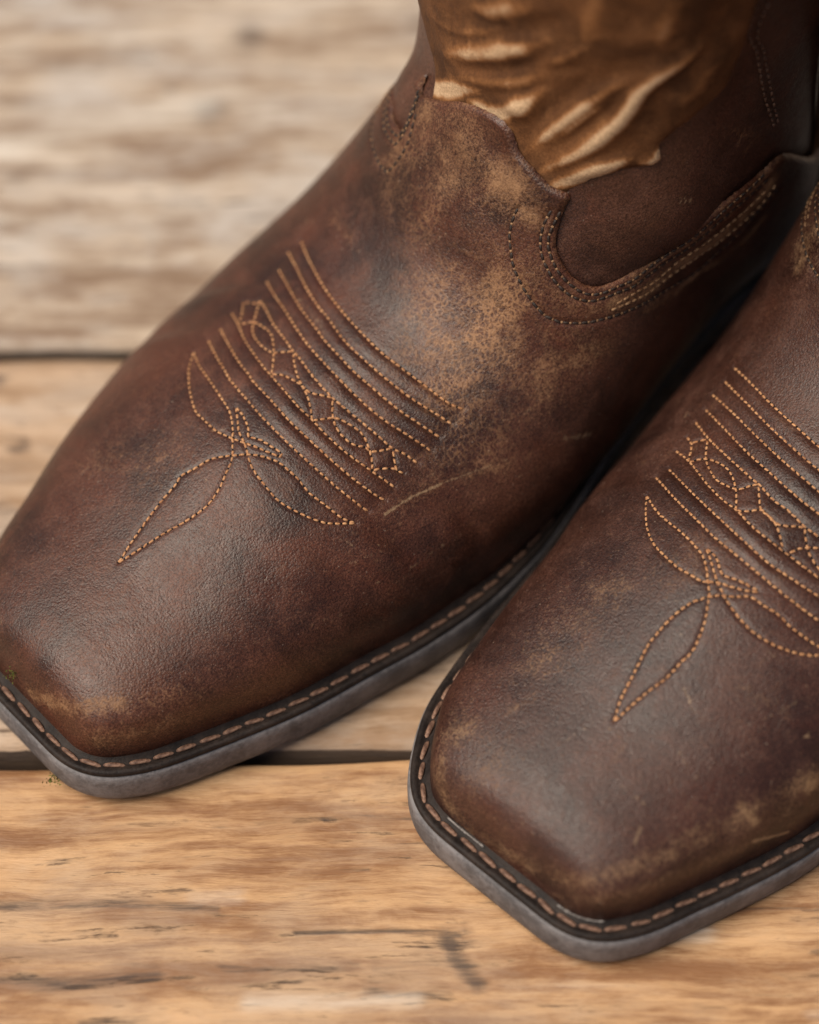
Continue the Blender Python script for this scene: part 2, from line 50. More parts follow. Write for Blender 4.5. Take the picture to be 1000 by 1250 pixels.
# last: ridge x, ridge z, sole x, sole z, half width near, half width far, height fraction of the widest line, ratio at the sole, exponents
LAST_HEAD = [
 (4.0, 17.0, 4.0, 15.0, 18.0, 18.0, .30, 1.0, 4.2, 2.2),
 (4.4, 23.0, 4.4, 15.0, 21.5, 22.0, .30, 1.0, 4.2, 2.2),
 (6.0, 31.0, 6.0, 15.0, 26.0, 27.0, .28, 1.0, 4.2, 2.2),
 (9.0, 36.0, 9.0, 15.0, 30.0, 31.5, .26, 1.0, 4.0, 2.1),
 (13., 39.0, 13., 15.0, 33.0, 35.0, .25, 1.0, 3.6, 2.0),
 (20., 41.8, 20., 15.0, 36.8, 39.5, .25, 1.0, 3.2, 2.0),
 (30., 44.7, 30., 15.0, 40.5, 46.5, .24, 1.0, 2.8, 1.9),
 (45., 49.0, 45., 15.0, 45.3, 53.0, .22, 1.0, 2.5, 1.8),
 (65., 57.0, 65., 15.0, 51.0, 61.5, .22, 1.0, 2.2, 1.7),
 (88., 65.0, 88., 15.0, 55.0, 68.5, .22, 1.0, 2.1, 1.6),
 (105, 68.5, 105, 15.0, 58.0, 73.0, .22, 1.0, 2.0, 1.6),
 (125, 71.5, 127, 15.0, 59.5, 76.0, .22, 1.0, 2.0, 1.6),
 (147, 77.5, 153, 15.5, 60.5, 77.0, .27, .94, 2.0, 1.7),
 (164, 90.0, 190, 20.0, 59.0, 73.0, .31, .82, 2.2, 1.8),
 (174, 105., 228, 30.0, 55.0, 66.0, .38, .74, 2.6, 1.9),
 (182, 119., 265, 35.0, 51.0, 59.0, .46, .74, 3.2, 2.0),
 (187, 130., 292, 37.0, 53.0, 55.5, .48, .60, 3.6, 2.0),
 (189, 145., 309, 50.0, 54.0, 60.0, .48, .35, 3.8, 2.0),
 (190, 165., 313, 80.0, 53.0, 68.0, .48, .00, 3.8, 2.0),
 (190, 187., 313, 118., 52.0, 73.0, .48, .00, 3.6, 2.0),
 (190, 212., 313, 165., 54.0, 74.0, .48, .00, 3.2, 2.0),
 (190, 247., 314, 225., 56.0, 74.0, .48, .00, 2.8, 2.0),
 (189, 292., 316, 286., 58.0, 73.0, .48, .00, 2.5, 2.0)]

def last_table(kind):
    T = np.array(LAST_HEAD, float)
    if kind == 'B':
        x = T[:, 0]
        bump = np.interp(np.arange(len(T)), [0, 6, 8, 10, 12, 14, 16, 22], [0, 0, 2, 3, 4, 2, 0, 0])
        T[:, 4] += bump
        T[:, 5] = np.array([21,25.5,31,35,38.5,43,48,51.5,54.5,56.5,59.5,61.5,62.5,62,60.5,58,56,54,53,53,53,54,56], float)
    return T

def last_grid(kind, nu, nv):
    """Points of the boot upper in millimetres: u runs from the toe over the instep up the shaft, v from the far side over the ridge to the near side."""
    T = last_table(kind); k = np.arange(len(T)).astype(float)
    tt = np.linspace(0, len(T) - 1, 4000)
    rx, rz = pchip(k, T[:, 0], tt), pchip(k, T[:, 1], tt)
    arc = np.concatenate([[0], np.cumsum(np.hypot(np.diff(rx), np.diff(rz)))])
    U = np.linspace(0, arc[-1], nu)
    t = np.interp(U, arc, tt)
    C = [pchip(k, T[:, c], t) for c in range(T.shape[1])]
    m = 241
    al = np.linspace(0, 1, m)
    P = np.zeros((nu, nv, 3))
    vv = np.linspace(0, 1, nv)
    # fraction samples crowd both ends
    f = 0.5 - 0.5 * np.cos(al * math.pi)
    for i in range(nu):
        xt, zt, xb, zb, wn, wf, fm, r0, a, b = [c[i] for c in C]
        lo = f < fm
        s = np.where(lo, r0 + (1-r0) * np.clip(1 - (1 - np.minimum(f, fm)/fm)**2.6, 0, 1)**(1/2.2),
                     np.clip(1 - np.clip((f-fm)/(1-fm), 0, 1)**a, 0, 1)**(1/b))
        X = xb + (xt-xb) * f; Z = zb + (zt-zb) * f
        x = np.concatenate([X, X[-2::-1]]); z = np.concatenate([Z, Z[-2::-1]])
        y = np.concatenate([-wf*s, (wn*s)[-2::-1]])
        l = np.concatenate([[0], np.cumsum(np.sqrt(np.diff(x)**2 + np.diff(y)**2 + np.diff(z)**2))])
        # v = .5 stays on the ridge
        lm = l[m-1]
        L = np.where(vv < .5, vv * 2 * lm, lm + (vv - .5) * 2 * (l[-1] - lm))
        P[i, :, 0] = np.interp(L, l, x); P[i, :, 1] = np.interp(L, l, y); P[i, :, 2] = np.interp(L, l, z)
    return U, vv, P
BOOT_POSE = {'A': (-.1150, -.0847, 43.0), 'B': (.0260, -.1391, 48.0)}
def to_world(kind, P):
    """boot millimetres -> metres on the deck (boot x towards the heel, y towards the viewer's side)"""
    ox, oy, th = BOOT_POSE[kind]; th = math.radians(th)
    Q = np.asarray(P, float) / 1000
    out = np.empty_like(Q)
    out[..., 0] = ox + Q[..., 0]*math.cos(th) + Q[..., 1]*math.sin(th)
    out[..., 1] = oy + Q[..., 0]*math.sin(th) - Q[..., 1]*math.cos(th)
    out[..., 2] = Q[..., 2]
    return out

# ------------------------------------------------------------------ helpers
def link(o, parent=None):
    S.collection.objects.link(o)
    if parent is not None: o.parent = parent
    return o
def smooth(a, b, x):
    t = np.clip((x - a) / (b - a), 0, 1); return t*t*(3 - 2*t)
def mesh_from(name, V, F, mat=None, attrs=None, shade=True):
    me = bpy.data.meshes.new(name)
    V = np.asarray(V, np.float32)
    if isinstance(F, np.ndarray):
        n = F.shape[1]
        me.vertices.add(len(V)); me.vertices.foreach_set('co', V.ravel())
        me.loops.add(F.size); me.loops.foreach_set('vertex_index', F.astype(np.int32).ravel())
        me.polygons.add(len(F)); me.polygons.foreach_set('loop_start', np.arange(0, F.size, n, dtype=np.int32))
        me.polygons.foreach_set('loop_total', np.full(len(F), n, np.int32))
        me.update(calc_edges=True); me.validate()
    else:
        me.from_pydata([tuple(map(float, p)) for p in V], [], F); me.update()
    if shade: me.polygons.foreach_set('use_smooth', np.ones(len(me.polygons), bool))
    for k, a in (attrs or {}).items():
        at = me.attributes.new(k, 'FLOAT', 'POINT'); at.data.foreach_set('value', np.asarray(a, np.float32))
    if mat: me.materials.append(mat)
    return me
def obj(name, me, parent=None, **props):
    o = bpy.data.objects.new(name, me); link(o, parent)
    for k, v in props.items(): o[k] = v
    return o
def thing(name, label, cat, loc=(0, 0, 0), rz=0.0, group=None):
    o = bpy.data.objects.new(name, None); link(o); o.location = loc; o.rotation_euler[2] = rz
    o.empty_display_size = .05
    o['label'] = label; o['category'] = cat
    if group: o['group'] = group
    return o
def grid_faces(nu, nv):
    i = np.arange(nu*nv).reshape(nu, nv)
    return np.stack([i[:-1, :-1].ravel(), i[1:, :-1].ravel(), i[1:, 1:].ravel(), i[:-1, 1:].ravel()], 1)
def resample(P, step, closed=False):
    P = np.asarray(P, float)
    if closed: P = np.vstack([P, P[:1]])
    l = np.concatenate([[0], np.cumsum(np.linalg.norm(np.diff(P, axis=0), axis=1))])
    n = max(2, int(round(l[-1]/step)) + 1); t = np.linspace(0, l[-1], n)
    Q = np.stack([np.interp(t, l, P[:, c]) for c in range(P.shape[1])], 1)
    return Q[:-1] if closed else Q
def curve(pts, k=6):
    """Catmull-Rom through the points"""
    P = np.asarray(pts, float)
    if len(P) < 3: return resample(P, np.linalg.norm(P[-1]-P[0])/k + 1e-9)
    Q = np.vstack([2*P[0]-P[1], P, 2*P[-1]-P[-2]]); out = []
    for i in range(1, len(Q)-2):
        for t in np.linspace(0, 1, k, endpoint=False):
            a, b, c, d = Q[i-1], Q[i], Q[i+1], Q[i+2]
            out.append(.5*((2*b) + (c-a)*t + (2*a-5*b+4*c-d)*t*t + (3*b-a-3*c+d)*t**3))
    out.append(P[-1]); return np.array(out)

class NT:
    """small shader-tree writer"""
    def __init__(s, name):
        s.m = bpy.data.materials.new(name); s.m.use_nodes = True; s.t = s.m.node_tree; s.t.nodes.clear()
        s.out = s.t.nodes.new('ShaderNodeOutputMaterial'); s.p = s.t.nodes.new('ShaderNodeBsdfPrincipled')
        s.t.links.new(s.p.outputs[0], s.out.inputs[0])
        s.co = s.t.nodes.new('ShaderNodeTexCoord').outputs['Object']
    def n(s, kind, **kw):
        x = s.t.nodes.new('ShaderNode'+kind)
        for k, v in kw.items(): setattr(x, k, v)
        return x
    def put(s, sock, v):
        if isinstance(v, bpy.types.NodeSocket): s.t.links.new(v, sock)
        else: sock.default_value = v
    def scale(s, v, src=None, rot=(0, 0, 0), loc=(0, 0, 0)):
        m = s.n('Mapping'); s.put(m.inputs[0], src or s.co); m.inputs['Scale'].default_value = v if hasattr(v, '__len__') else (v, v, v)
        m.inputs['Rotation'].default_value = rot; m.inputs['Location'].default_value = loc
        return m.outputs[0]
    def noise(s, scale, detail=4, rough=.55, dist=0, src=None, col=False):
        x = s.n('TexNoise'); s.put(x.inputs['Vector'], src or s.co); x.inputs['Scale'].default_value = scale
        x.inputs['Detail'].default_value = detail; x.inputs['Roughness'].default_value = rough; x.inputs['Distortion'].default_value = dist
        return x.outputs['Color' if col else 'Fac']
    def voro(s, scale, feature='DISTANCE_TO_EDGE', src=None, rand=1.0):
        x = s.n('TexVoronoi', feature=feature); s.put(x.inputs['Vector'], src or s.co); x.inputs['Scale'].default_value = scale
        x.inputs['Randomness'].default_value = rand
        return x.outputs['Distance']
    def math(s, op, a, b=0.0, c=None, clamp=False):
        x = s.n('Math', operation=op, use_clamp=clamp); s.put(x.inputs[0], a); s.put(x.inputs[1], b)
        if c is not None: s.put(x.inputs[2], c)
        return x.outputs[0]
    def ramp(s, v, a, b, lo=0.0, hi=1.0):
        x = s.n('MapRange', interpolation_type='SMOOTHSTEP'); s.put(x.inputs[0], v); s.put(x.inputs[1], a); s.put(x.inputs[2], b)
        s.put(x.inputs[3], lo); s.put(x.inputs[4], hi); return x.outputs[0]
    def mix(s, f, a, b, blend='MIX'):
        x = s.n('Mix', data_type='RGBA', blend_type=blend); s.put(x.inputs[0], f); s.put(x.inputs[6], a); s.put(x.inputs[7], b); return x.outputs[2]
    def attr(s, name):
        return s.n('Attribute', attribute_name=name).outputs['Fac']
    def bump(s, h, dist, strength=1.0, normal=None):
        x = s.n('Bump'); x.inputs['Strength'].default_value = strength; x.inputs['Distance'].default_value = dist; s.put(x.inputs['Height'], h)
        if normal: s.put(x.inputs['Normal'], normal)
        return x.outputs[0]
    def done(s, color=None, rough=None, normal=None, spec=None, **kw):
        if color is not None: s.put(s.p.inputs['Base Color'], color)
        if rough is not None: s.put(s.p.inputs['Roughness'], rough)
        if normal is not None: s.put(s.p.inputs['Normal'], normal)
        if spec is not None: s.put(s.p.inputs['Specular IOR Level'], spec)
        for k, v in kw.items(): s.put(s.p.inputs[k], v)
        return s.m
def rgb(r, g, b): return (r, g, b, 1)

# ------------------------------------------------------------------ materials
def leather(name, dark, mid, tan, tan_deep, seed, grain=1.0, rough=(.30, .54), tan_all=0.0):
    t = NT(name); off = (seed*.37, seed*.71, seed*.13)
    c = t.scale(1.0, loc=off)
    big = t.noise(24, 4, .6, .6, c); med = t.noise(90, 5, .62, .4, c); fine = t.noise(1500, 3, .7, 0, c); spk = t.noise(620, 4, .75, 0, c)
    base = t.mix(t.ramp(big, .34, .68), rgb(*dark), rgb(*mid))
    base = t.mix(t.math('MULTIPLY', t.ramp(med, .42, .75), .55), base, rgb(*[x*1.35+.004 for x in mid]))
    # warm and cool drifts of the dye
    base = t.mix(t.math('MULTIPLY', t.ramp(t.noise(38, 3, .6, 1.0, t.scale(1.0, loc=(off[1], off[0], .9))), .5, .72), .5), base, rgb(mid[0]*1.12, mid[1]*.93, mid[2]*.85))
    pore = t.math('ADD', t.math('MULTIPLY', fine, .6), t.math('MULTIPLY', t.noise(2400, 2, .6, 0, c), .4))
    base = t.mix(1.0, base, t.mix(t.ramp(pore, .36, .64), rgb(.50, .46, .45), rgb(1.52, 1.50, 1.48)), 'MULTIPLY')
    wear_highlight = t.attr('wear')
    # worn finish shows on the grain tops: broken up by speckle and by wandering cracks
    w = t.math('ADD', wear_highlight, t.math('MULTIPLY', t.math('SUBTRACT', med, .5), t.math('MULTIPLY', wear_highlight, 1.3)))
    w = t.math('ADD', w, tan_all)
    w = t.math('ADD', w, t.math('MULTIPLY', t.ramp(big, .60, .82), .20))
    brk = t.math('ADD', t.math('MULTIPLY', spk, .5), t.math('MULTIPLY', fine, .5))
    wm = t.ramp(t.math('ADD', t.math('MULTIPLY', w, .92), t.math('MULTIPLY', t.math('SUBTRACT', brk, .5), 2.1)), .08, .85)
    tanc = t.mix(t.ramp(med, .35, .65), rgb(*tan_deep), rgb(*tan))
    col = t.mix(wm, base, tanc)
    # fine pale dust specks
    col = t.mix(t.ramp(t.noise(900, 1, .5, 0, c), .745, .80, 0, .45), col, rgb(.28, .21, .16))
    # brushed scuffs
    ax = t.scale((70, 520, 300), src=c, rot=(.3, .2, .9)); sn = t.noise(1, 5, .7, .3, ax)
    ax2 = t.scale((420, 60, 300), src=c, rot=(.1, .5, .35)); sn2 = t.noise(1, 5, .7, .3, ax2)
    sm = t.math('MAXIMUM', t.math('MULTIPLY', t.ramp(sn, .57, .72), t.ramp(big, .42, .6)), t.math('MULTIPLY', t.ramp(sn2, .58, .74), t.ramp(med, .42, .6)))
    col = t.mix(t.math('MULTIPLY', sm, .38), col, rgb(*tan_deep))
    sc = t.attr('scratch')
    scw = t.ramp(t.math('ADD', sc, t.math('MULTIPLY', t.math('SUBTRACT', spk, .5), 1.5)), .30, .85)
    col = t.mix(t.math('MULTIPLY', scw, .8), col, rgb(.31, .20, .115))
    # wrinkle net where the finish has cracked
    wr = t.attr('crackle')
    cc = t.scale((1.0, 1.0, .55), src=c)
    warp = t.n('VectorMath', operation='MULTIPLY_ADD'); t.put(warp.inputs[0], t.noise(210, 3, .6, 0, c, col=True)); warp.inputs[1].default_value = (.006, .006, .006); t.put(warp.inputs[2], cc)
    net = t.voro(520, src=warp.outputs[0])
    netm = t.ramp(net, 0, .16, 1, 0)
    col = t.mix(t.math('MULTIPLY', t.math('MULTIPLY', netm, wr), t.ramp(med, .35, .6)), col, rgb(tan[0]*1.15, tan[1]*1.12, tan[2]*1.1))
    grainv = t.voro(1700, 'SMOOTH_F1', src=c, rand=1.0)
    h = t.math('ADD', t.math('MULTIPLY', grainv, .5), t.math('MULTIPLY', fine, .5))
    nb = t.bump(h, .00034*grain, .7)
    nb = t.bump(t.math('ADD', t.math('MULTIPLY', spk, .6), t.math('MULTIPLY', med, 1.4)), .0005, .5, nb)
    nb = t.bump(t.math('MULTIPLY', netm, wr), .0004, -.9, nb)
    r = t.ramp(t.math('ADD', t.math('MULTIPLY', med, .5), t.math('MULTIPLY', spk, .5)), .35, .7, rough[0], rough[1])
    r = t.math('ADD', r, t.math('MULTIPLY', wm, .2))
    return t.done(col, r, nb, spec=.42)

MAT = {}
MAT['vamp'] = leather('oiled_brown_leather', (.028, .0108, .0068), (.077, .0272, .0150), (.29, .155, .075), (.165, .076, .034), 1)
MAT['vamp2'] = leather('oiled_plum_brown_leather', (.026, .0108, .0080), (.060, .0248, .0165), (.28, .165, .085), (.15, .076, .038), 5)
def shaft_leather():
    t = NT('tan_shaft_leather'); c = t.scale(1.0, loc=(.3, .1, .7))
    big = t.noise(30, 4, .6, .8, c); med = t.noise(120, 4, .6, .4, c); fine = t.noise(1400, 3, .7, 0, c)
    col = t.mix(t.ramp(big, .32, .66), rgb(.062, .025, .010), rgb(.150, .062, .023))
    col = t.mix(t.math('MULTIPLY', t.ramp(med, .45, .7), .4), col, rgb(.22, .10, .04))
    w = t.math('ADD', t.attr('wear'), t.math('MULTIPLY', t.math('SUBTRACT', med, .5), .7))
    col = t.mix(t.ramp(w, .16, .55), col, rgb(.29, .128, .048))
    col = t.mix(t.ramp(w, .38, .80), col, rgb(.58, .40, .245))  # cream tint paints highlights on the fold ridges
    col = t.mix(1.0, col, t.mix(t.ramp(fine, .35, .65), rgb(.82, .80, .78), rgb(1.16, 1.16, 1.15)), 'MULTIPLY')
    return t.done(col, t.ramp(med, .3, .7, .58, .78), t.bump(t.math('ADD', med, t.math('MULTIPLY', fine, .5)), .0007, .6), spec=.22)
MAT['shaft'] = shaft_leather()
MAT['panel'] = leather('dark_side_leather', (.038, .0160, .0110), (.085, .0360, .0225), (.30, .16, .075), (.15, .065, .028), 13, 1.0, (.32, .5))
MAT['counter'] = MAT['panel']

def plain(name, c0, c1, scale, rough, bump=None, spec=.5):
    t = NT(name); f = t.noise(scale, 5, .6, .2)
    g = t.noise(scale*7, 3, .7)
    col = t.mix(t.ramp(t.math('ADD', t.math('MULTIPLY', f, .6), t.math('MULTIPLY', g, .4)), .38, .64), rgb(*c0), rgb(*c1))
    nb = t.bump(t.math('ADD', f, t.math('MULTIPLY', g, .6)), bump or .0002, .6)
    return t.done(col, t.ramp(g, .3, .7, rough-.08, rough+.1), nb, spec=spec)
MAT['welt'] = plain('black_welt_leather', (.012, .0085, .0075), (.034, .024, .020), 160, .58, .0005, .2)
MAT['sole'] = plain('grey_rubber_sole', (.090, .084, .087), (.205, .190, .192), 90, .66, .0006, .3)
MAT['tread'] = plain('dark_rubber_tread', (.05, .047, .047), (.08, .075, .075), 120, .7, .0004, .35)
MAT['lining'] = plain('boot_lining', (.25, .17, .10), (.33, .23, .14), 150, .8)
MAT['hole'] = plain('needle_hole', (.004, .002, .0015), (.008, .004, .003), 300, .8, None, .2)
MAT['throat_thread'] = plain('dark_brown_thread', (.012, .006, .004), (.03, .014, .008), 900, .6)
MAT['glue'] = plain('dried_cement', (.10, .085, .08), (.30, .27, .25), 300, .4)
MAT['moss'] = plain('moss', (.03, .05, .006), (.16, .15, .02), 700, .9)
MAT['soil'] = plain('soil', (.008, .006, .005), (.02, .015, .011), 30, .95, .004, .1)
def thread(name, a, b, scale):
    t = NT(name)
    f = t.noise(scale, 3, .7); g = t.noise(90, 2, .5)
    col = t.mix(t.ramp(f, .35, .65), rgb(*a), rgb(*b)); col = t.mix(t.ramp(g, .45, .7, 0, .45), col, rgb(a[0]*.55, a[1]*.5, a[2]*.45))
    return t.done(col, .62, t.bump(f, .0002, .8), spec=.3)
MAT['thread'] = thread('orange_tan_thread', (.32, .130, .050), (.62, .34, .165), 1500)
MAT['welt_thread'] = thread('tan_welt_thread', (.085, .043, .029), (.27, .155, .105), 500)
MAT['collar_thread'] = thread('tan_collar_thread', (.15, .075, .036), (.34, .20, .105), 900)
MAT['seam_thread'] = thread('brown_seam_thread', (.05, .025, .016), (.16, .09, .06), 900)

def wood(name, lo, hi, grey, greyness, seed):
    t = NT(name)
    c = t.scale(1, loc=(seed*1.7, seed*.31, seed*.05))
    warp = t.n('VectorMath', operation='MULTIPLY_ADD'); t.put(warp.inputs[0], t.noise(11, 3, .6, 0, c, col=True)); warp.inputs[1].default_value = (0, .010, .01); t.put(warp.inputs[2], c)
    st = t.scale((8, 85, 85), warp.outputs[0]); s2 = t.scale((34, 330, 330), warp.outputs[0]); s3 = t.scale((90, 1100, 1100), warp.outputs[0])
    g1 = t.noise(1, 5, .6, .3, st); g2 = t.noise(1, 5, .7, .2, s2); g3 = t.noise(1, 3, .7, 0, s3)
    patch = t.noise(16, 5, .65, .6, t.scale((.7, 1.9, 1), c)); mott = t.noise(60, 5, .7, .3, t.scale((.6, 1.4, 1), c))
    v = t.math('ADD', t.math('MULTIPLY', g1, .45), t.math('ADD', t.math('MULTIPLY', g2, .30), t.math('MULTIPLY', mott, .25)))
    col = t.mix(t.ramp(v, .41, .59), rgb(*lo), rgb(*hi))
    col = t.mix(t.math('MULTIPLY', t.ramp(t.math('ADD', t.math('MULTIPLY', patch, .65), t.math('MULTIPLY', mott, .35)), .42, .64), greyness), col, rgb(*grey))
    # dark checks along the grain, brown mottling and stains with their own outline, plus painted seam shade
    mot = t.ramp(t.math('ADD', t.math('MULTIPLY', mott, .6), t.math('MULTIPLY', g2, .4)), .53, .68)
    col = t.mix(t.math('MULTIPLY', mot, .8), col, rgb(lo[0]*.45, lo[1]*.42, lo[2]*.42))
    chk = t.ramp(g2, .58, .70); chk = t.math('MULTIPLY', chk, t.ramp(patch, .40, .56))
    col = t.mix(t.math('MULTIPLY', chk, .8), col, rgb(.085, .052, .036))
    fl = t.ramp(g1, .60, .74); col = t.mix(t.math('MULTIPLY', fl, .5), col, rgb(min(1, hi[0]*1.15), hi[1]*1.15, hi[2]*1.2))
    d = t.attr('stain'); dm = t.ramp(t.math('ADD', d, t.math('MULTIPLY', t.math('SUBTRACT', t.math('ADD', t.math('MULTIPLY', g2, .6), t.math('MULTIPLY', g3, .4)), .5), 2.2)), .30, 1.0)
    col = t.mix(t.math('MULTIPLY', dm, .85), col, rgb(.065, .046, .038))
    p = t.attr('bleach'); pm = t.ramp(t.math('ADD', p, t.math('MULTIPLY', t.math('SUBTRACT', g1, .5), 1.2)), .25, .9)
    col = t.mix(pm, col, rgb(.80, .74, .64))
    h = t.math('ADD', t.math('MULTIPLY', g2, .8), t.math('MULTIPLY', g3, .5)); h = t.math('SUBTRACT', h, t.math('MULTIPLY', t.math('ADD', dm, chk), .5))
    col = t.mix(1.0, col, rgb(.88, .86, .86), 'MULTIPLY')
    return t.done(col, t.ramp(g2, .3, .7, .5, .72), t.bump(h, .0009, .7), spec=.45)
WOODS = [wood('warm_weathered_pine', (.28, .130, .052), (.70, .43, .215), (.50, .40, .30), .35, 2),
         wood('pale_weathered_pine', (.36, .225, .125), (.62, .44, .29), (.52, .45, .38), .5, 4),
         wood('grey_weathered_pine', (.27, .18, .115), (.66, .54, .41), (.62, .57, .51), .9, 7),
         wood('brown_weathered_pine', (.34, .20, .10), (.50, .33, .18), (.40, .34, .27), .4, 11)]

# ------------------------------------------------------------------ ground and deck
g = mesh_from('ground', [(-60, -60, -.075), (60, -60, -.075), (60, 60, -.075), (-60, 60, -.075)], [(0, 1, 2, 3)], MAT['soil'], shade=False)
obj('ground', g, None, kind='structure')
deck = bpy.data.objects.new('wooden_deck', None); link(deck); deck['kind'] = 'structure'
DECK_ROT = math.radians(1.1)
deck.rotation_euler[2] = DECK_ROT
PITCHW, GAP = .1570, .0045
Y0 = -.0875                        # middle of the seam below the toes, on the deck's own axes
def seg_dist(P, A, B):
    d = B - A; l2 = (d*d).sum() + 1e-12
    t = np.clip(((P - A)@d)/l2, 0, 1)
    return np.linalg.norm(P - (A + t[:, None]*d), axis=1)
def stroke_field(P, marks, soft=1.0):
    out = np.zeros(len(P))
    for pts, r, s in marks:
        Q = np.asarray(pts, float)
        if P.shape[1] != Q.shape[1]: continue
        dd = np.full(len(P), 1e9)
        if len(Q) == 1: dd = np.linalg.norm(P - Q[0], axis=1)
        else:
            for a, b in zip(Q[:-1], Q[1:]): dd = np.minimum(dd, seg_dist(P, a, b))
        out = np.maximum(out, s*np.exp(-(dd/(r*soft))**2))
    return out
cr, sr = math.cos(-DECK_ROT), math.sin(-DECK_ROT)
def deck_marks(m):
    return [([[ (x*cr - y*sr)/1000, (x*sr + y*cr)/1000] for x, y in pts], r/1000, s) for pts, r, s in m]
DARK, PALE = deck_marks(MARKS['deck_dark']), deck_marks(MARKS['deck_pale'])
DARK = [(p, r*1.6, s) for p, r, s in DARK]; DARK = [(p, r*(1.5 if p[0][1] > .05 else 1), s*(1.7 if p[0][1] > .05 else 1)) for p, r, s in DARK]; PALE = [(p, r*2.0, s*.75) for p, r, s in PALE if p[0][1] > 0]
rnd = random.Random(4)
SEAMS = Y0 + np.cumsum([-.64, .165, .160, .150, .165, .157, .192, .165, .158, .17, .16, .15, .165, .16])
_r = random.Random(31)
for _k in range(150):                # checks, drips and old stains scattered along the grain
    _x, _y = _r.uniform(-.19, .17), _r.uniform(-.19, .25); _l = _r.uniform(.006, .05)*(1 if _r.random() < .8 else .3)
    DARK.append(([[_x, _y], [_x+_l*.5, _y+_r.uniform(-.001, .001)], [_x+_l, _y+_r.uniform(-.0015, .0015)]], _r.uniform(.0006, .0022)*(2.4 if _r.random() < .2 else 1), _r.uniform(.25, .75)))
for _k in range(40):
    _x, _y = _r.uniform(-.19, .17), _r.uniform(-.19, .25); _l = _r.uniform(.01, .05)
    PALE.append(([[_x, _y], [_x+_l, _y+_r.uniform(-.002, .002)]], _r.uniform(.002, .006), _r.uniform(.2, .5)))
for _x, _y in ((.012, -.147), (-.085, .195), (-.13, .03), (.07, -.05)):      # knots
    for _q in range(5): DARK.append(([[_x+_r.uniform(-.004, .004), _y+_r.uniform(-.003, .003)]], _r.uniform(.002, .005), _r.uniform(.4, .8)))
for k in range(-4, 9):
    y0, y1 = SEAMS[k+4] + GAP/2, SEAMS[k+5] - GAP/2
    near = k in (-1, 0, 1, 2)
    xs = np.concatenate([np.linspace(-.75, -.2, 12)[:-1], np.arange(-.2, .2, .0016), np.linspace(.2, .95, 14)]) if near else np.linspace(-.75, .95, 30)
    ys = np.linspace(y0, y1, 99 if near else 13)
    prof = [(y0+.0015, -.028), (y0, -.024), (y0, -.004), (y0+.0006, -.0018), (y0+.0020, -.0004)]
    inner = [(y, 0.0) for y in ys if y0+.004 < y < y1-.004]
    prof = prof + inner + [(y0+y1-a, z) for a, z in prof[::-1]]
    prof = np.array(prof)
    V = np.zeros((len(xs), len(prof), 3)); V[:, :, 0] = xs[:, None]; V[:, :, 1] = prof[None, :, 0]; V[:, :, 2] = prof[None, :, 1]
    ph = rnd.uniform(0, 9)
    top = V[:, :, 2] > -.003
    # slight cup and wander of the sawn face
    cup = .0006*np.sin(V[:, :, 0]*7+ph) + .0005*np.sin((V[:, :, 1]-y0)/(y1-y0)*math.pi)
    V[:, :, 2] += np.where(top, cup - .0006, 0)
    edge = np.abs(V[:, :, 1] - (y0+y1)/2) > (y1-y0)/2 - .0035
    V[:, :, 1] += np.where(edge, .0007*np.sin(V[:, :, 0]*23+ph) + .0005*np.sin(V[:, :, 0]*71+2*ph), 0)
    V = V.reshape(-1, 3)
    if near:
        # checks are cut into the face
        st = np.maximum(stroke_field(V[:, :2], DARK), np.where(V[:, 2] < -.003, 1.0, 0)); bl = stroke_field(V[:, :2], PALE)  # board sides darkened to paint the shade inside the seams
        V[:, 2] -= np.where(V[:, 2] > -.003, .0004*st, 0)
    else: st = bl = np.zeros(len(V))
    F = grid_faces(len(xs), len(prof))
    b0 = np.arange(len(xs)-1)*len(prof); close = np.stack([b0, b0+len(prof)-1, b0+2*len(prof)-1, b0+len(prof)], 1)[:, ::-1]
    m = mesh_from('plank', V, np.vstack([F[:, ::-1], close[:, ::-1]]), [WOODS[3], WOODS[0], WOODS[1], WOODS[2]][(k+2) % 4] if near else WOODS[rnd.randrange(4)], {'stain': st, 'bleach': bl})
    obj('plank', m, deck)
# joists carry the boards
for x in (-.55, .75):
    V = [(x+a*.025, y, z) for y in (-.7, 1.3) for a, z in ((-1, -.075), (1, -.075), (1, -.0285), (-1, -.0285))]
    obj('joist', mesh_from('joist', V, [(0, 1, 2, 3), (7, 6, 5, 4), (0, 4, 5, 1), (1, 5, 6, 2), (2, 6, 7, 3), (3, 7, 4, 0)], WOODS[3], shade=False), deck)

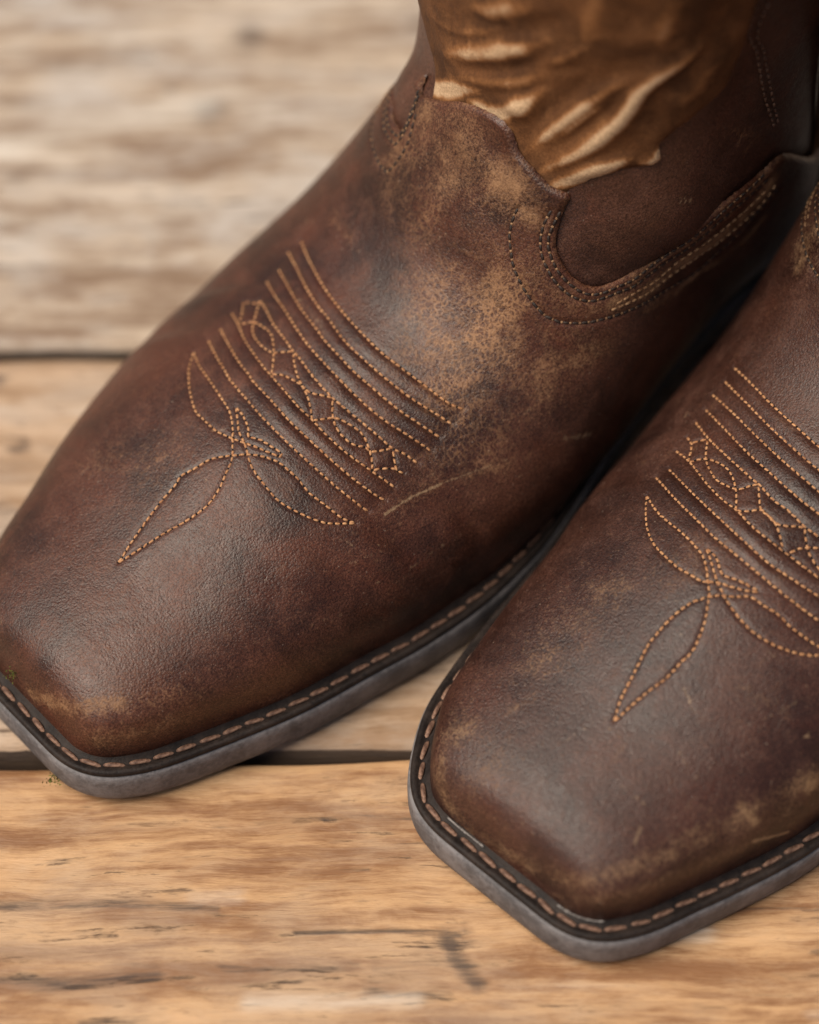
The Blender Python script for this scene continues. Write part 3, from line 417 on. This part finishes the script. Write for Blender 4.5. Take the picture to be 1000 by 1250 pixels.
# ------------------------------------------------------------------ boots
def poly_sdist(Q, poly):
    """signed distance, positive inside, of points Q to a closed polygon"""
    P = np.asarray(poly, float); d = np.full(len(Q), 1e9); ins = np.zeros(len(Q), bool)
    for a, b in zip(P, np.roll(P, -1, 0)):
        d = np.minimum(d, seg_dist(Q, a, b))
        c = (a[1] > Q[:, 1]) != (b[1] > Q[:, 1])
        with np.errstate(divide='ignore', invalid='ignore'):
            xi = a[0] + (Q[:, 1]-a[1])*(b[0]-a[0])/(b[1]-a[1] if b[1] != a[1] else 1e-9)
        ins ^= c & (Q[:, 0] < xi)
    return np.where(ins, d, -d)
def clip_grid(V, field, nu, nv, attrs):
    """keep the part of a grid where field > 0, cutting the cells along the zero line"""
    i = np.arange(nu*nv).reshape(nu, nv)
    a, b, c, d = i[:-1, :-1].ravel(), i[1:, :-1].ravel(), i[1:, 1:].ravel(), i[:-1, 1:].ravel()
    ins = field > 0
    cnt = ins[a].astype(int)+ins[b]+ins[c]+ins[d]
    full = cnt == 4; part = (cnt > 0) & (cnt < 4)
    quads = np.stack([a, b, c, d], 1)[full]
    tris = []; newp = {}; extra = []
    A = np.stack([a, b, c, d], 1)[part]
    base = len(V)
    def cut(p, q):
        key = (p, q) if p < q else (q, p)
        if key not in newp:
            t = field[p]/(field[p]-field[q]); newp[key] = base+len(extra); extra.append((p, q, t))
        return newp[key]
    for q in A.tolist():
        poly = []
        for k in range(4):
            p, n = q[k], q[(k+1) % 4]
            if ins[p]: poly.append(p)
            if ins[p] != ins[n]: poly.append(cut(p, n))
        for k in range(1, len(poly)-1): tris.append((poly[0], poly[k], poly[k+1]))
    if extra:
        p = np.array([e[0] for e in extra]); q = np.array([e[1] for e in extra]); t = np.array([e[2] for e in extra])
        V = np.vstack([V, V[p]*(1-t[:, None]) + V[q]*t[:, None]])
        attrs = {k: np.concatenate([x, x[p]*(1-t)+x[q]*t]) for k, x in attrs.items()}
    used = np.zeros(len(V), bool); used[quads] = True
    if tris: used[np.array(tris)] = True
    re = np.cumsum(used)-1
    faces = re[quads].tolist() + [tuple(re[x] for x in t) for t in tris]
    return V[used], faces, {k: x[used] for k, x in attrs.items()}
def fast_mesh(name, V, faces, mat, attrs):
    me = bpy.data.meshes.new(name)
    tot = np.array([len(f) for f in faces], np.int32); flat = np.fromiter((i for f in faces for i in f), np.int32, int(tot.sum()))
    me.vertices.add(len(V)); me.vertices.foreach_set('co', np.asarray(V, np.float32).ravel())
    me.loops.add(len(flat)); me.loops.foreach_set('vertex_index', flat)
    me.polygons.add(len(tot)); me.polygons.foreach_set('loop_start', np.concatenate([[0], np.cumsum(tot)[:-1]]).astype(np.int32)); me.polygons.foreach_set('loop_total', tot)
    me.update(calc_edges=True); me.validate()
    me.polygons.foreach_set('use_smooth', np.ones(len(me.polygons), bool))
    for k, a in attrs.items():
        at = me.attributes.new(k, 'FLOAT', 'POINT'); at.data.foreach_set('value', np.asarray(a, np.float32))
    me.materials.append(mat); return me
def normals(P):
    du = np.gradient(P, axis=0); dv = np.gradient(P, axis=1)
    n = np.cross(dv, du); l = np.linalg.norm(n, axis=-1, keepdims=True)
    n = n/np.maximum(l, 1e-9)
    return n
class Surf:
    def __init__(s, U, v, P):
        s.U, s.v, s.P = U, v, P; s.N = normals(P)
    def ev(s, uv):
        uv = np.asarray(uv, float).reshape(-1, 2); nu, nv = s.P.shape[:2]
        x = np.clip((uv[:, 0]-s.U[0])/(s.U[-1]-s.U[0])*(nu-1), 0, nu-1.001); y = np.clip(uv[:, 1]*(nv-1), 0, nv-1.001)
        i, j = x.astype(int), y.astype(int); a, b = (x-i)[:, None], (y-j)[:, None]
        f = lambda G: G[i, j]*(1-a)*(1-b)+G[i+1, j]*a*(1-b)+G[i, j+1]*(1-a)*b+G[i+1, j+1]*a*b
        n = f(s.N); return f(s.P), n/np.maximum(np.linalg.norm(n, axis=1, keepdims=True), 1e-9)
VM = 190.0                          # nominal girth that turns v into millimetres
def capsule(sides=6, rings=(-1, -.82, -.35, .35, .82, 1), rad=(.30, .78, 1, 1, .78, .30)):
    T = []; F = []
    for x, r in zip(rings, rad):
        for k in range(sides):
            a = 2*math.pi*k/sides; T.append((x, math.cos(a)*r, math.sin(a)*r))
    n = len(rings)
    for i in range(n-1):
        for k in range(sides): F.append((i*sides+k, i*sides+(k+1) % sides, (i+1)*sides+(k+1) % sides, (i+1)*sides+k))
    return np.array(T), np.array(F)
CT, CF = capsule()
def stitch_run(surf, line, period, length, width, height, lift, rng, jitter=.12, phase=0.0):
    """centres, directions and normals of the stitches of one seam, turned into capsule vertices"""
    P, N = surf.ev(line)
    L = np.concatenate([[0], np.cumsum(np.linalg.norm(np.diff(P, axis=0), axis=1))])
    n = int(L[-1]/period)
    if n < 1: return np.zeros((0, 3)), 0
    s = (np.arange(n)+.5+phase)*L[-1]/n; s = s[s < L[-1]]; n = len(s)
    s = s + rng.uniform(-1, 1, n)*period*jitter*.4
    at = lambda q: np.stack([np.interp(q, L, P[:, c]) for c in range(3)], 1)
    C = at(s); D = at(np.minimum(s+.4, L[-1]))-at(np.maximum(s-.4, 0)); D /= np.maximum(np.linalg.norm(D, axis=1, keepdims=True), 1e-9)
    Nn = np.stack([np.interp(s, L, N[:, c]) for c in range(3)], 1); Nn /= np.linalg.norm(Nn, axis=1, keepdims=True)
    B = np.cross(Nn, D); B /= np.maximum(np.linalg.norm(B, axis=1, keepdims=True), 1e-9)
    ang = rng.normal(0, .10, n)[:, None]; D, B = D*np.cos(ang)+B*np.sin(ang), B*np.cos(ang)-D*np.sin(ang)
    ln = length/2*(1+rng.uniform(-1, 1, n)*jitter); wd = width/2*(1+rng.uniform(-1, 1, n)*jitter*.8); hh = height*(1+rng.uniform(-1, 1, n)*jitter)
    T = CT
    V = C[:, None]+D[:, None]*(T[None, :, 0:1]*ln[:, None, None])+B[:, None]*(T[None, :, 1:2]*wd[:, None, None]) \
        + Nn[:, None]*(T[None, :, 2:3]*hh[:, None, None]+lift-.45*hh[:, None, None]*(T[None, :, 0:1]**2))
    return V.reshape(-1, 3), n
def stitches(name, surf, lines, mat, parent, period, length, width, height, lift, rng, phase=0.0, **props):
    VV = []; n = 0
    for l in lines:
        v, k = stitch_run(surf, l, period, length, width, height, lift, rng, phase=phase)
        VV.append(v); n += k
    if not n: return None
    V = np.vstack(VV); F = (CF[None]+(np.arange(n)*len(CT))[:, None, None]).reshape(-1, 4)
    return obj(name, mesh_from(name, V/1000, F, mat), parent, kind='stuff', **props)

def outline(kind):
    """plan outline of the upper where it meets the welt, closed, from the toe round the near side"""
    T = last_table(kind); k = np.arange(16).astype(float); t = np.linspace(0, 15, 400)
    xb = pchip(k, T[:16, 2], t); wn = pchip(k, T[:16, 4]*T[:16, 7], t); wf = pchip(k, T[:16, 5]*T[:16, 7], t)
    near = np.stack([xb, wn], 1); far = np.stack([xb, -wf], 1)
    # heel back
    e = near[-1]; f = far[-1]
    a = np.linspace(math.pi/2, -math.pi/2, 30)[1:-1]
    heel = np.stack([e[0]+ (306-e[0])*np.cos(a)**.8, np.where(a > 0, e[1]*np.sin(a), -f[1]*np.sin(a)*-1)], 1)
    heel[:, 1] = np.where(a > 0, e[1]*np.sin(a), f[1]*np.abs(np.sin(a)))
    toe = np.linspace(far[0], near[0], 12)[1:-1]
    P = np.vstack([near, heel, far[::-1], toe])
    P = resample(P, 1.2, True)
    for _ in range(6): P = .25*np.roll(P, 1, 0)+.5*P+.25*np.roll(P, -1, 0)
    return P
def offset_loop(P, d):
    t = np.roll(P, -2, 0)-np.roll(P, 2, 0); t /= np.linalg.norm(t, axis=1, keepdims=True)
    n = np.stack([t[:, 1], -t[:, 0]], 1)
    c = P.mean(0)
    if ((P-c)*n).sum() < 0: n = -n
    Q = P+n*d
    for _ in range(4): Q = .25*np.roll(Q, 1, 0)+.5*Q+.25*np.roll(Q, -1, 0)
    return Q
def rise(x):                        # toe spring and the lift towards the heel
    return 1.7*np.clip((55-x)/55, 0, 1)**2 + 20.0*smooth(150, 255, x)
def sweep(P, prof, name, mat, parent, rng=None, cap=False):
    """run a closed profile [(offset, z), ...] round the outline"""
    n = len(P); m = len(prof); V = np.zeros((n, m, 3))
    for j, (d, z) in enumerate(prof):
        Q = offset_loop(P, d); V[:, j, :2] = Q; V[:, j, 2] = z+rise(Q[:, 0])
    if rng is not None:
        w = np.convolve(np.tile(rng.normal(0, 1, n), 3), np.ones(9)/9, 'same')[n:2*n]
        V[:, :, 2] += (w*.12)[:, None]
    i = np.arange(n*m).reshape(n, m); r = np.roll(i, -1, 0); q = np.roll(i, -1, 1); rq = np.roll(r, -1, 1)
    F = np.stack([i, q, rq, r], -1).reshape(-1, 4)
    me = mesh_from(name, V.reshape(-1, 3)/1000, F, mat)
    return obj(name, me, parent)

RIM_NEAR = [p for p in MARKS['A']['edge'] if p[1] >= .5773] + [[261.0, .872], [289.0, .93], [299.0, 1.02]]
def far_map(p):
    u, v = p
    return [u+4.0, float(np.interp(v, [.5773, .60, .6662, .8381, .872, .93, 1.02], [.412, .404, .388, .17, .13, .07, -.02]))]
TONGUE = [p for p in MARKS['A']['edge'] if p[1] < .5773]

def make_boot(kind, label, mat_vamp):
    rng = np.random.default_rng(3 if kind == 'A' else 8)
    ox, oy, th = BOOT_POSE[kind]
    root = thing('leather_boot', label, 'boot', (0, 0, 0), 0, 'pair of cowboy boots')
    M = MARKS[kind]
    # the boot's own axes are right-handed: local y is turned to the viewer's side by mirroring into world space
    root.location = (ox, oy, 0); root.rotation_euler[2] = math.radians(th)
    FL = np.array([1, -1, 1.0])
    # ---------------- base surface
    nu, nv = 640, 420
    U, vv, P = last_grid(kind, nu, nv); P = P*FL
    sf = Surf(U, vv, P)
    if ((sf.P[nu//4, nv//2]+sf.N[nu//4, nv//2])-sf.P[nu//4, nv//2])[2] < 0: sf.N = -sf.N
    UV = np.stack(np.meshgrid(U, vv, indexing='ij'), -1)
    Q = UV.reshape(-1, 2)*np.array([1, VM])
    # ---------------- stitch lines and quilting of the vamp
    rows, orn, leaves = [[curve(l, 5) for l in M[k]] for k in ('rows', 'ornament', 'leaves')]
    all_lines = rows+orn+leaves
    pts = np.vstack([sf.ev(resample(l*[1, VM], .6)/[1, VM])[0] for l in all_lines])
    kd = kdtree.KDTree(len(pts))
    for i, p in enumerate(pts): kd.insert(p, i)
    kd.balance()
    lo, hi = np.min(np.vstack(all_lines), 0), np.max(np.vstack(all_lines), 0)
    sel = (UV[..., 0] > lo[0]-8) & (UV[..., 0] < hi[0]+8) & (UV[..., 1] > lo[1]-.04) & (UV[..., 1] < hi[1]+.04)
    D = np.full((nu, nv), 99.0)
    D[sel] = [kd.find(p)[2] for p in P[sel]]
    disp = -.38*np.exp(-(D/.75)**2)
    qs = Q.reshape(nu, nv, 2)[sel]
    puff = np.zeros(len(qs))
    for a, b in ((0, 1), (1, 2), (2, 3), (3, 4), (5, 6), (6, 7)):
        poly = np.vstack([rows[a], rows[b][::-1]])*[1, VM]
        sd = poly_sdist(qs, poly); ends = np.minimum(seg_dist(qs, rows[a][0]*[1, VM], rows[b][0]*[1, VM]), seg_dist(qs, rows[a][-1]*[1, VM], rows[b][-1]*[1, VM]))
        puff = np.maximum(puff, np.clip(sd/2.0, 0, 1)**.6*smooth(0, 5, ends))
    disp[sel] += .48*puff
    # slow dents and flex creases of worn leather
    wob = np.zeros((nu, nv))
    for k in range(26):
        f = rng.normal(0, 1, 3)/rng.uniform(14, 40); wob += np.sin((P@f)+rng.uniform(0, 6.28))*rng.uniform(.04, .11)
    foot = smooth(8, 30, U)[:, None]*smooth(0, .06, np.minimum(vv, 1-vv))[None]
    disp += wob*foot*.55
    # creases run across the sides where the ball of the foot bends
    for v0, u0, amp in ((.80, 118, .9), (.84, 140, .8), (.18, 120, .8), (.20, 142, .7), (.77, 98, .5)):
        d = (UV[..., 0]-u0-(UV[..., 1]-v0)*55); e = np.exp(-((UV[..., 1]-v0)/.055)**2)
        disp += amp*e*(np.exp(-(d/5)**2)-1.1*np.exp(-((d-7)/4)**2))
    # ---------------- wear
    flat = P.reshape(-1, 3)
    def marks3(ms): return [(sf.ev(resample(np.array(pts)*[1, VM], 3)/[1, VM] if len(pts) > 1 else pts)[0], r, s) for pts, r, s in ms]
    broad = [m for m in M['wear'] if m[1] > 1.7]; thin = [m for m in M['wear'] if m[1] <= 1.7]
    wear_highlight = stroke_field(flat, marks3(broad)); scratch = stroke_field(flat, marks3(thin))
    # hairline scratches, short and scattered
    hair = []
    for k in range(46):
        u0, v0 = rng.uniform(8, 210), rng.uniform(.18, .85); a = rng.uniform(0, 6.28); l = rng.uniform(1.5, 7)
        hair.append(([[u0, v0], [u0+math.cos(a)*l*.5, v0+(math.sin(a)*l*.5+rng.normal(0, .4))/VM], [u0+math.cos(a)*l, v0+math.sin(a)*l/VM]], rng.uniform(.25, .45), rng.uniform(.2, .55)))
    scratch = np.maximum(scratch, stroke_field(flat, marks3(hair)))
    crk = [([[178, .60]], 17, 1.0), ([[188, .63]], 17, .9), ([[168, .63]], 12, .8), ([[186, .55]], 14, .55), ([[160, .70]], 16, .5), ([[205, .42]], 12, .5), ([[196, .47]], 11, .4)]
    crackle = stroke_field(flat, marks3(crk))
    # ---------------- vamp: cut along tongue and throat, its edge rolled down
    poly = [[-5, -.02]] + [far_map(p) for p in RIM_NEAR[::-1]] + TONGUE + RIM_NEAR + [[-5, 1.02]]
    poly = np.array(poly)*[1, VM]
    pl = np.vstack([poly[:1], curve(poly[1:-1], 5), poly[-1:]])
    sub = UV[..., 0].ravel() < 325
    field = np.full(nu*nv, -9.0); field[sub] = poly_sdist(Q[sub], pl)
    edge = np.clip(field/1.7, 0, 1); roll = -1.9*(1-np.sqrt(np.clip(1-(1-edge)**2, 0, 1)))
    # the double row and the outer row round the throat press the leather down
    th_lines = [curve(l, 5) for l in MARKS['A']['throat']]
    th_far = [curve([far_map(p) for p in l if p[1] < .95], 5) for l in MARKS['A']['throat']]
    tp = np.vstack([sf.ev(resample(l*[1, VM], .6)/[1, VM])[0] for l in th_lines+th_far]); kt = kdtree.KDTree(len(tp))
    for i, p in enumerate(tp): kt.insert(p, i)
    kt.balance()
    s2 = (field > -2) & (field < 26) & (UV[..., 0].ravel() > 185)
    dt = np.full(nu*nv, 99.0); dt[s2] = [kt.find(p)[2] for p in flat[s2]]
    collar = .5*np.exp(-((field-8)/5)**2)*(UV[..., 0].ravel() > 180)*np.where(np.abs(UV[..., 1].ravel()-.5) > .075, 1, 0)
    total = disp.ravel()-.45*np.exp(-(dt/.8)**2)+roll
    V = flat+sf.N.reshape(-1, 3)*total[:, None]
    sv = Surf(U, vv, (flat+sf.N.reshape(-1, 3)*(disp.ravel()-.45*np.exp(-(dt/.8)**2))[:, None]).reshape(nu, nv, 3)); sv.N = sf.N
    V2, faces, at = clip_grid(V, field, nu, nv, {'wear': np.maximum(wear_highlight, .28*np.exp(-(field/1.1)**2)), 'scratch': scratch, 'crackle': crackle})
    vamp = obj('vamp', fast_mesh('vamp', V2/1000, faces, mat_vamp, at), root)
    # ---------------- decorative stitching, dark patches painting needle-hole shade between the threads
    stitches('decorative_stitching', sv, rows+orn+leaves, MAT['thread'], vamp, 2.05, 1.66, .78, .28, .04, rng)
    stitches('needle_hole', sv, rows+orn+leaves, MAT['hole'], vamp, 2.05, .85, .80, .12, .0, rng, phase=.5)
    stitches('throat_stitching', sv, th_lines+th_far, MAT['throat_thread'], vamp, 2.7, 2.1, 1.0, .30, .08, rng)
    stitches('collar_stitching', sv, [curve(l, 5) for l in MARKS['A']['throat_extra']]+[curve([far_map(p) for p in l if p[1] < .95], 5) for l in MARKS['A']['throat_extra']], MAT['collar_thread'], vamp, 2.5, 1.9, .9, .32, .1, rng)
    stitches('throat_stitch_end', sv, th_lines+th_far, MAT['collar_thread'], vamp, 2.7, .8, .9, .22, .06, rng, phase=.5)
    # ---------------- shaft, side panels
    mu, mv = 330, 420
    Us = np.linspace(188, U[-1], mu); uvs = np.stack(np.meshgrid(Us, vv[np.linspace(0, nv-1, mv).astype(int)], indexing='ij'), -1)
    Ps, Ns = sf.ev(uvs.reshape(-1, 2)); Qs = uvs.reshape(-1, 2)*[1, VM]
    tn = MARKS['A']['tan']
    mir = lambda p: [p[0]+2, float(np.interp(p[1], [.5, .5957, .70, .766], [.5, .415, .30, .235]))]
    tpoly = [[190, .42], [190, .58]] + tn + [[396, .775], [396, .225]] + [mir(p) for p in tn[::-1]]
    tpoly = np.array(tpoly)*[1, VM]
    tf = poly_sdist(Qs, tpoly)
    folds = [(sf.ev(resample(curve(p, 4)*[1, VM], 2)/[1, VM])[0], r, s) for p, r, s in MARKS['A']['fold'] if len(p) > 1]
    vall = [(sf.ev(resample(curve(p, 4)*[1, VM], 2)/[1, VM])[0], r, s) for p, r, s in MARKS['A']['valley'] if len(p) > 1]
    def taper(ms):
        out = []
        for p, r, s_ in ms:
            n = max(1, len(p)-1)
            for i in range(n):
                q = math.sin(math.pi*(i+.5)/n) if n > 2 else 1
                out.append((p[i:i+2], r*(.45+.55*q), s_*(.25+.75*q)))
        return out
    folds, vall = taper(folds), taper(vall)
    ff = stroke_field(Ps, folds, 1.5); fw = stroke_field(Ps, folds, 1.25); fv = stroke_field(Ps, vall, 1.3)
    wob = np.zeros(len(Ps))
    for k in range(14):
        f = rng.normal(0, 1, 3)*np.array([1, 1, 1.6])/rng.uniform(16, 40); wob += np.sin(Ps@f+rng.uniform(0, 6.28))*rng.uniform(.1, .22)
    e = np.clip(tf/2.0, 0, 1); rl = -1.2*(1-np.sqrt(np.clip(1-(1-e)**2, 0, 1)))
    fade = smooth(0, 4, tf)
    under = smooth(.5, 9, -poly_sdist(Qs, pl))          # tucked under the tongue
    Vt = Ps+Ns*(-2.0+rl+(ff*2.0*(.35+.65*fade)-fv*.9+wob*fade)*(.12+.88*under)+.8*under)[:, None]
    fw = np.clip(fw-.5*fv, 0, 1)  # light ridges and dark valleys of the folds painted into the colour
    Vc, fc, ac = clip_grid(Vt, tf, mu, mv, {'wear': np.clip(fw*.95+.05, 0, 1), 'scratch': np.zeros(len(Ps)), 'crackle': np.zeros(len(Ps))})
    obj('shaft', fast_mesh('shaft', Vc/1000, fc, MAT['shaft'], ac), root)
    # dark panel below and behind the tan shaft, swelling a little over the ankle
    df = -tf+3.0
    swell = 4.6*np.exp(-((Us.repeat(mv)-232)/18)**2)*(np.exp(-((uvs[..., 1].ravel()-.68)/.07)**2)+np.exp(-((uvs[..., 1].ravel()-.33)/.07)**2))
    pw = [(sf.ev(p)[0], r, s) for p, r, s in MARKS['A']['panel_wear'] if len(p)]  # scuffs, plus one long faint stroke painting a sheen on the panel
    pwb = stroke_field(Ps, [m for m in pw if m[1] > .8]); pws = stroke_field(Ps, [m for m in pw if m[1] <= .8])
    Vd = Ps+Ns*(-3.4+swell+wob*.4)[:, None]
    Vc, fc, ac = clip_grid(Vd, df, mu, mv, {'wear': pwb, 'scratch': pws, 'crackle': np.zeros(len(Ps))})
    panel = obj('side_panel', fast_mesh('side_panel', Vc/1000, fc, MAT['panel'], ac), root)
    # ---------------- side seam: piping and two rows of stitches, on both sides
    seam = MARKS['A']['seam']
    pipe = np.array([[394, .815], [340, .812], [300, .816], [287, .835], [268, .862], [254, .882]])
    for side in (0, 1):
        fl = (lambda l: np.asarray(l, float)) if side == 0 else (lambda l: np.stack([np.asarray(l, float)[:, 0], 1-np.asarray(l, float)[:, 1]], 1))
        c = curve(fl(pipe), 14); Pp, Np = sf.ev(c); ring = 8; VV = []
        tg = np.gradient(Pp, axis=0); tg /= np.linalg.norm(tg, axis=1, keepdims=True); B = np.cross(Np, tg)
        for k in range(ring):
            a = 2*math.pi*k/ring; VV.append(Pp+Np*(-1.6+1.7*math.cos(a))+B*(1.6*math.sin(a)))
        VV = np.stack(VV, 1); n = len(VV); i = np.arange(n*ring).reshape(n, ring); q = np.roll(i, -1, 1)
        F = np.stack([i[:-1], q[:-1], q[1:], i[1:]], -1).reshape(-1, 4)
        pipe_o = obj('side_piping', mesh_from('side_piping', VV.reshape(-1, 3)/1000, F, MAT['panel'], {'wear': np.full(n*ring, .35), 'scratch': np.zeros(n*ring), 'crackle': np.zeros(n*ring)}), root)
        lines = [curve(fl([[392, s0], [330, s0]]+sm), 8) for sm, s0 in zip(seam[1:3], (.745, .762))]
        lines += [curve(fl([[p[0], p[1]+.028] for p in pipe]), 8)]
        stitches('seam_stitching', sf, lines, MAT['seam_thread'], panel, 2.9, 2.0, 1.0, .4, -2.2, rng)
    # ---------------- heel counter laid over the back of the vamp
    cn = [[252, .885], [244, .90], [236, .93], [228, .97], [224, 1.02], [300, 1.02], [300, .95], [282, .925], [262, .885]]
    for side in (0, 1):
        pp = np.array([[u, (v if side == 0 else 1-v)] for u, v in cn])*[1, VM]
        fld = poly_sdist(Q, curve(np.vstack([pp, pp[:1]]), 5)[:-1])
        ed = np.clip(fld/1.5, 0, 1)
        Vk = flat+sf.N.reshape(-1, 3)*(.2+1.2*np.sqrt(np.clip(1-(1-ed)**2, 0, 1)))[:, None]
        Vc, fc, ac = clip_grid(Vk, fld, nu, nv, {'wear': .6*np.exp(-(fld/1.5)**2)+.12, 'scratch': np.zeros(nu*nv), 'crackle': np.zeros(nu*nv)})
        obj('heel_counter', fast_mesh('heel_counter', Vc/1000, fc, MAT['counter'], ac), root)
    # ---------------- lining and rim
    ul = np.linspace(250, U[-1], 40); vl = np.linspace(0, 1, 121)
    g = np.stack(np.meshgrid(ul, vl, indexing='ij'), -1); Pl, Nl = sf.ev(g.reshape(-1, 2))
    Vl = (Pl-Nl*4.0).reshape(40, 121, 3); rim = (Pl-Nl*1.0).reshape(40, 121, 3)[-1:]+np.array([0, 0, .2]); mid = (Pl-Nl*2.5).reshape(40, 121, 3)[-1:]+np.array([0, 0, 1.0])
    Vl = np.vstack([Vl, mid, rim])
    obj('lining', mesh_from('lining', Vl.reshape(-1, 3)/1000, grid_faces(42, 121), MAT['lining']), root)
    # ---------------- welt, its stitches, sole, heel
    OL = outline(kind)*FL[:2]
    welt = sweep(OL, [(-4, 13.8), (4.8, 13.8), (5.7, 14.0), (5.9, 14.8), (5.7, 15.6), (5.1, 16.0), (4.1, 15.9), (3.5, 15.4), (1.6, 15.4), (1.0, 15.9), (.2, 16.3), (-.9, 17.4), (-4, 17.2)], 'welt', MAT['welt'], root, rng)
    sole = sweep(OL, [(-4, .4), (3.6, .4), (5.4, .9), (6.2, 2.2), (6.6, 5), (6.7, 10), (6.5, 12.9), (5.9, 13.7), (-4, 13.75)], 'outsole', MAT['sole'], root, rng)
    Qb = offset_loop(OL, -3.9)
    Vb = np.concatenate([Qb, (.45+rise(Qb[:, 0]))[:, None]], 1)
    cx = np.stack([np.clip(Qb[:, 0], 25, 285), np.zeros(len(Qb)), .45+rise(np.clip(Qb[:, 0], 25, 285))], 1)
    VB = np.vstack([Vb, cx]); n = len(Qb); i = np.arange(n); j = np.roll(i, -1)
    obj('tread', mesh_from('tread', VB/1000, np.stack([i, j, j+n, i+n], 1), MAT['tread'], shade=False), root)
    hb = np.array([p for p in OL if p[0] > 236]); o = np.argsort(np.arctan2(hb[:, 1], hb[:, 0]-265)); hb = resample(hb[o], 3, True)
    HV = []; 
    for s_, z in ((.93, .4), (.95, 1.2), (1.0, 12), (1.03, 22.5)):
        c = hb.mean(0); q = c+(hb-c)*s_; top = np.minimum(z, .35+rise(q[:, 0])) if z > 12 else np.full(len(q), z)
        HV.append(np.concatenate([q, top[:, None]], 1))
    m_ = len(hb); i = np.arange(m_); j = np.roll(i, -1)
    HF = [(a+k*m_, b+k*m_, b+(k+1)*m_, a+(k+1)*m_) for k in range(3) for a, b in zip(i.tolist(), j.tolist())]+[tuple(range(m_))[::-1], tuple(3*m_+x for x in range(m_))]
    obj('heel', mesh_from('heel', np.vstack(HV)/1000, HF, MAT['tread'], shade=False), root)
    ws = mesh_from('welt_stitch', (CT*[3.3, .82, .50]+np.array([0, 0, 0])-np.stack([CT[:, 0]*0, CT[:, 0]*0, .5*CT[:, 0]**2], 1))/1000, CF, MAT['welt_thread'])
    SL = resample(np.vstack([offset_loop(OL, 2.55), offset_loop(OL, 2.55)[:1]]), .5)
    per = 7.15; n = int(len(SL)*.5/per)
    for k in range(n):
        i = int((k+.5)*len(SL)/n) % len(SL); p = SL[i]; d = SL[(i+3) % len(SL)]-SL[i-3]
        if p[0] > 240 and (k % 1 == 0) and p[0] > 262: continue
        a = math.atan2(d[1], d[0])+rng.normal(-.07, .05)
        o = bpy.data.objects.new('welt_stitch', ws); link(o, welt)
        o.location = (p[0]/1000, p[1]/1000, (15.75+float(rise(p[0]))+rng.normal(0, .08))/1000)
        slope = float(rise(p[0]+1)-rise(p[0]))
        o.rotation_euler = (0, -math.atan(slope)*math.cos(a), a); sc = rng.uniform(.92, 1.06); o.scale = (sc, rng.uniform(.88, 1.1), 1)
    return root, sf
def glue_bead(kind, root):
    # pale broken line of cement squeezed out between upper and welt
    rng = np.random.default_rng(21); OL = outline(kind)*np.array([1, -1]); O = offset_loop(OL, .6); V = []; F = []; n = 0
    for k in range(0, len(O)-3):
        a = O[k]; 
        if a[0] > 26: continue
        if math.sin(k*.33)+math.sin(k*.143+1)+rng.normal(0, .25) < .55: continue
        d = O[(k+1) % len(O)]-a; d /= np.linalg.norm(d); b = np.array([d[1], -d[0]])
        T = CT*[.95, .32*rng.uniform(.6, 1.3), .3]
        V.append(np.stack([a[0]+d[0]*T[:, 0]+b[0]*T[:, 1], a[1]+d[1]*T[:, 0]+b[1]*T[:, 1], 16.5+float(rise(a[0]))+T[:, 2]], 1)); n += 1
    if n: obj('glue_residue', mesh_from('glue_residue', np.vstack(V)/1000, (CF[None]+(np.arange(n)*len(CT))[:, None, None]).reshape(-1, 4), MAT['glue']), root, kind='stuff')
bootA, surfA = make_boot('A', 'dark brown square-toed cowboy boot whose creased tan shaft rises into view, farther from the viewer', MAT['vamp'])
bootB, surfB = make_boot('B', 'plum-brown square-toed cowboy boot with scuffed toe edge, nearer the viewer, shaft out of view', MAT['vamp2'])
glue_bead('B', bootB)

# ------------------------------------------------------------------ moss crumbs
def moss(name, label, centre, size, n, seed):
    r = np.random.default_rng(seed); V = []; F = []
    for k in range(n):
        p = r.normal(0, 1, 3)*size*[1, 1, .5]; d = r.normal(0, 1, 3); d /= np.linalg.norm(d); e = np.cross(d, r.normal(0, 1, 3)); e /= np.linalg.norm(e)
        l = size*r.uniform(.5, 1.1); w = l*.22; b = len(V)
        V += [p-d*l*.5, p+e*w, p+d*l*.5, p-e*w]; F += [(b, b+1, b+2), (b, b+2, b+3)]
    o = obj(name, mesh_from(name, np.array(V), F, MAT['moss']), None, label=label, category='moss'); o.location = centre; return o
def boot_point(kind, p):
    q = np.asarray(p, float); return Vector(to_world(kind, q))
if MARKS['A']['moss'][0]:
    moss('moss_crumb', 'tiny yellow-green moss crumb stuck low on the toe of the farther boot', boot_point('A', (4.2, -6.0, 26.0)), .0010, 70, 1)
moss('moss_crumb', 'tiny green moss crumb on the sole edge of the farther toe', boot_point('A', (-2.9, 18.0, 4.0)), .0013, 70, 2)
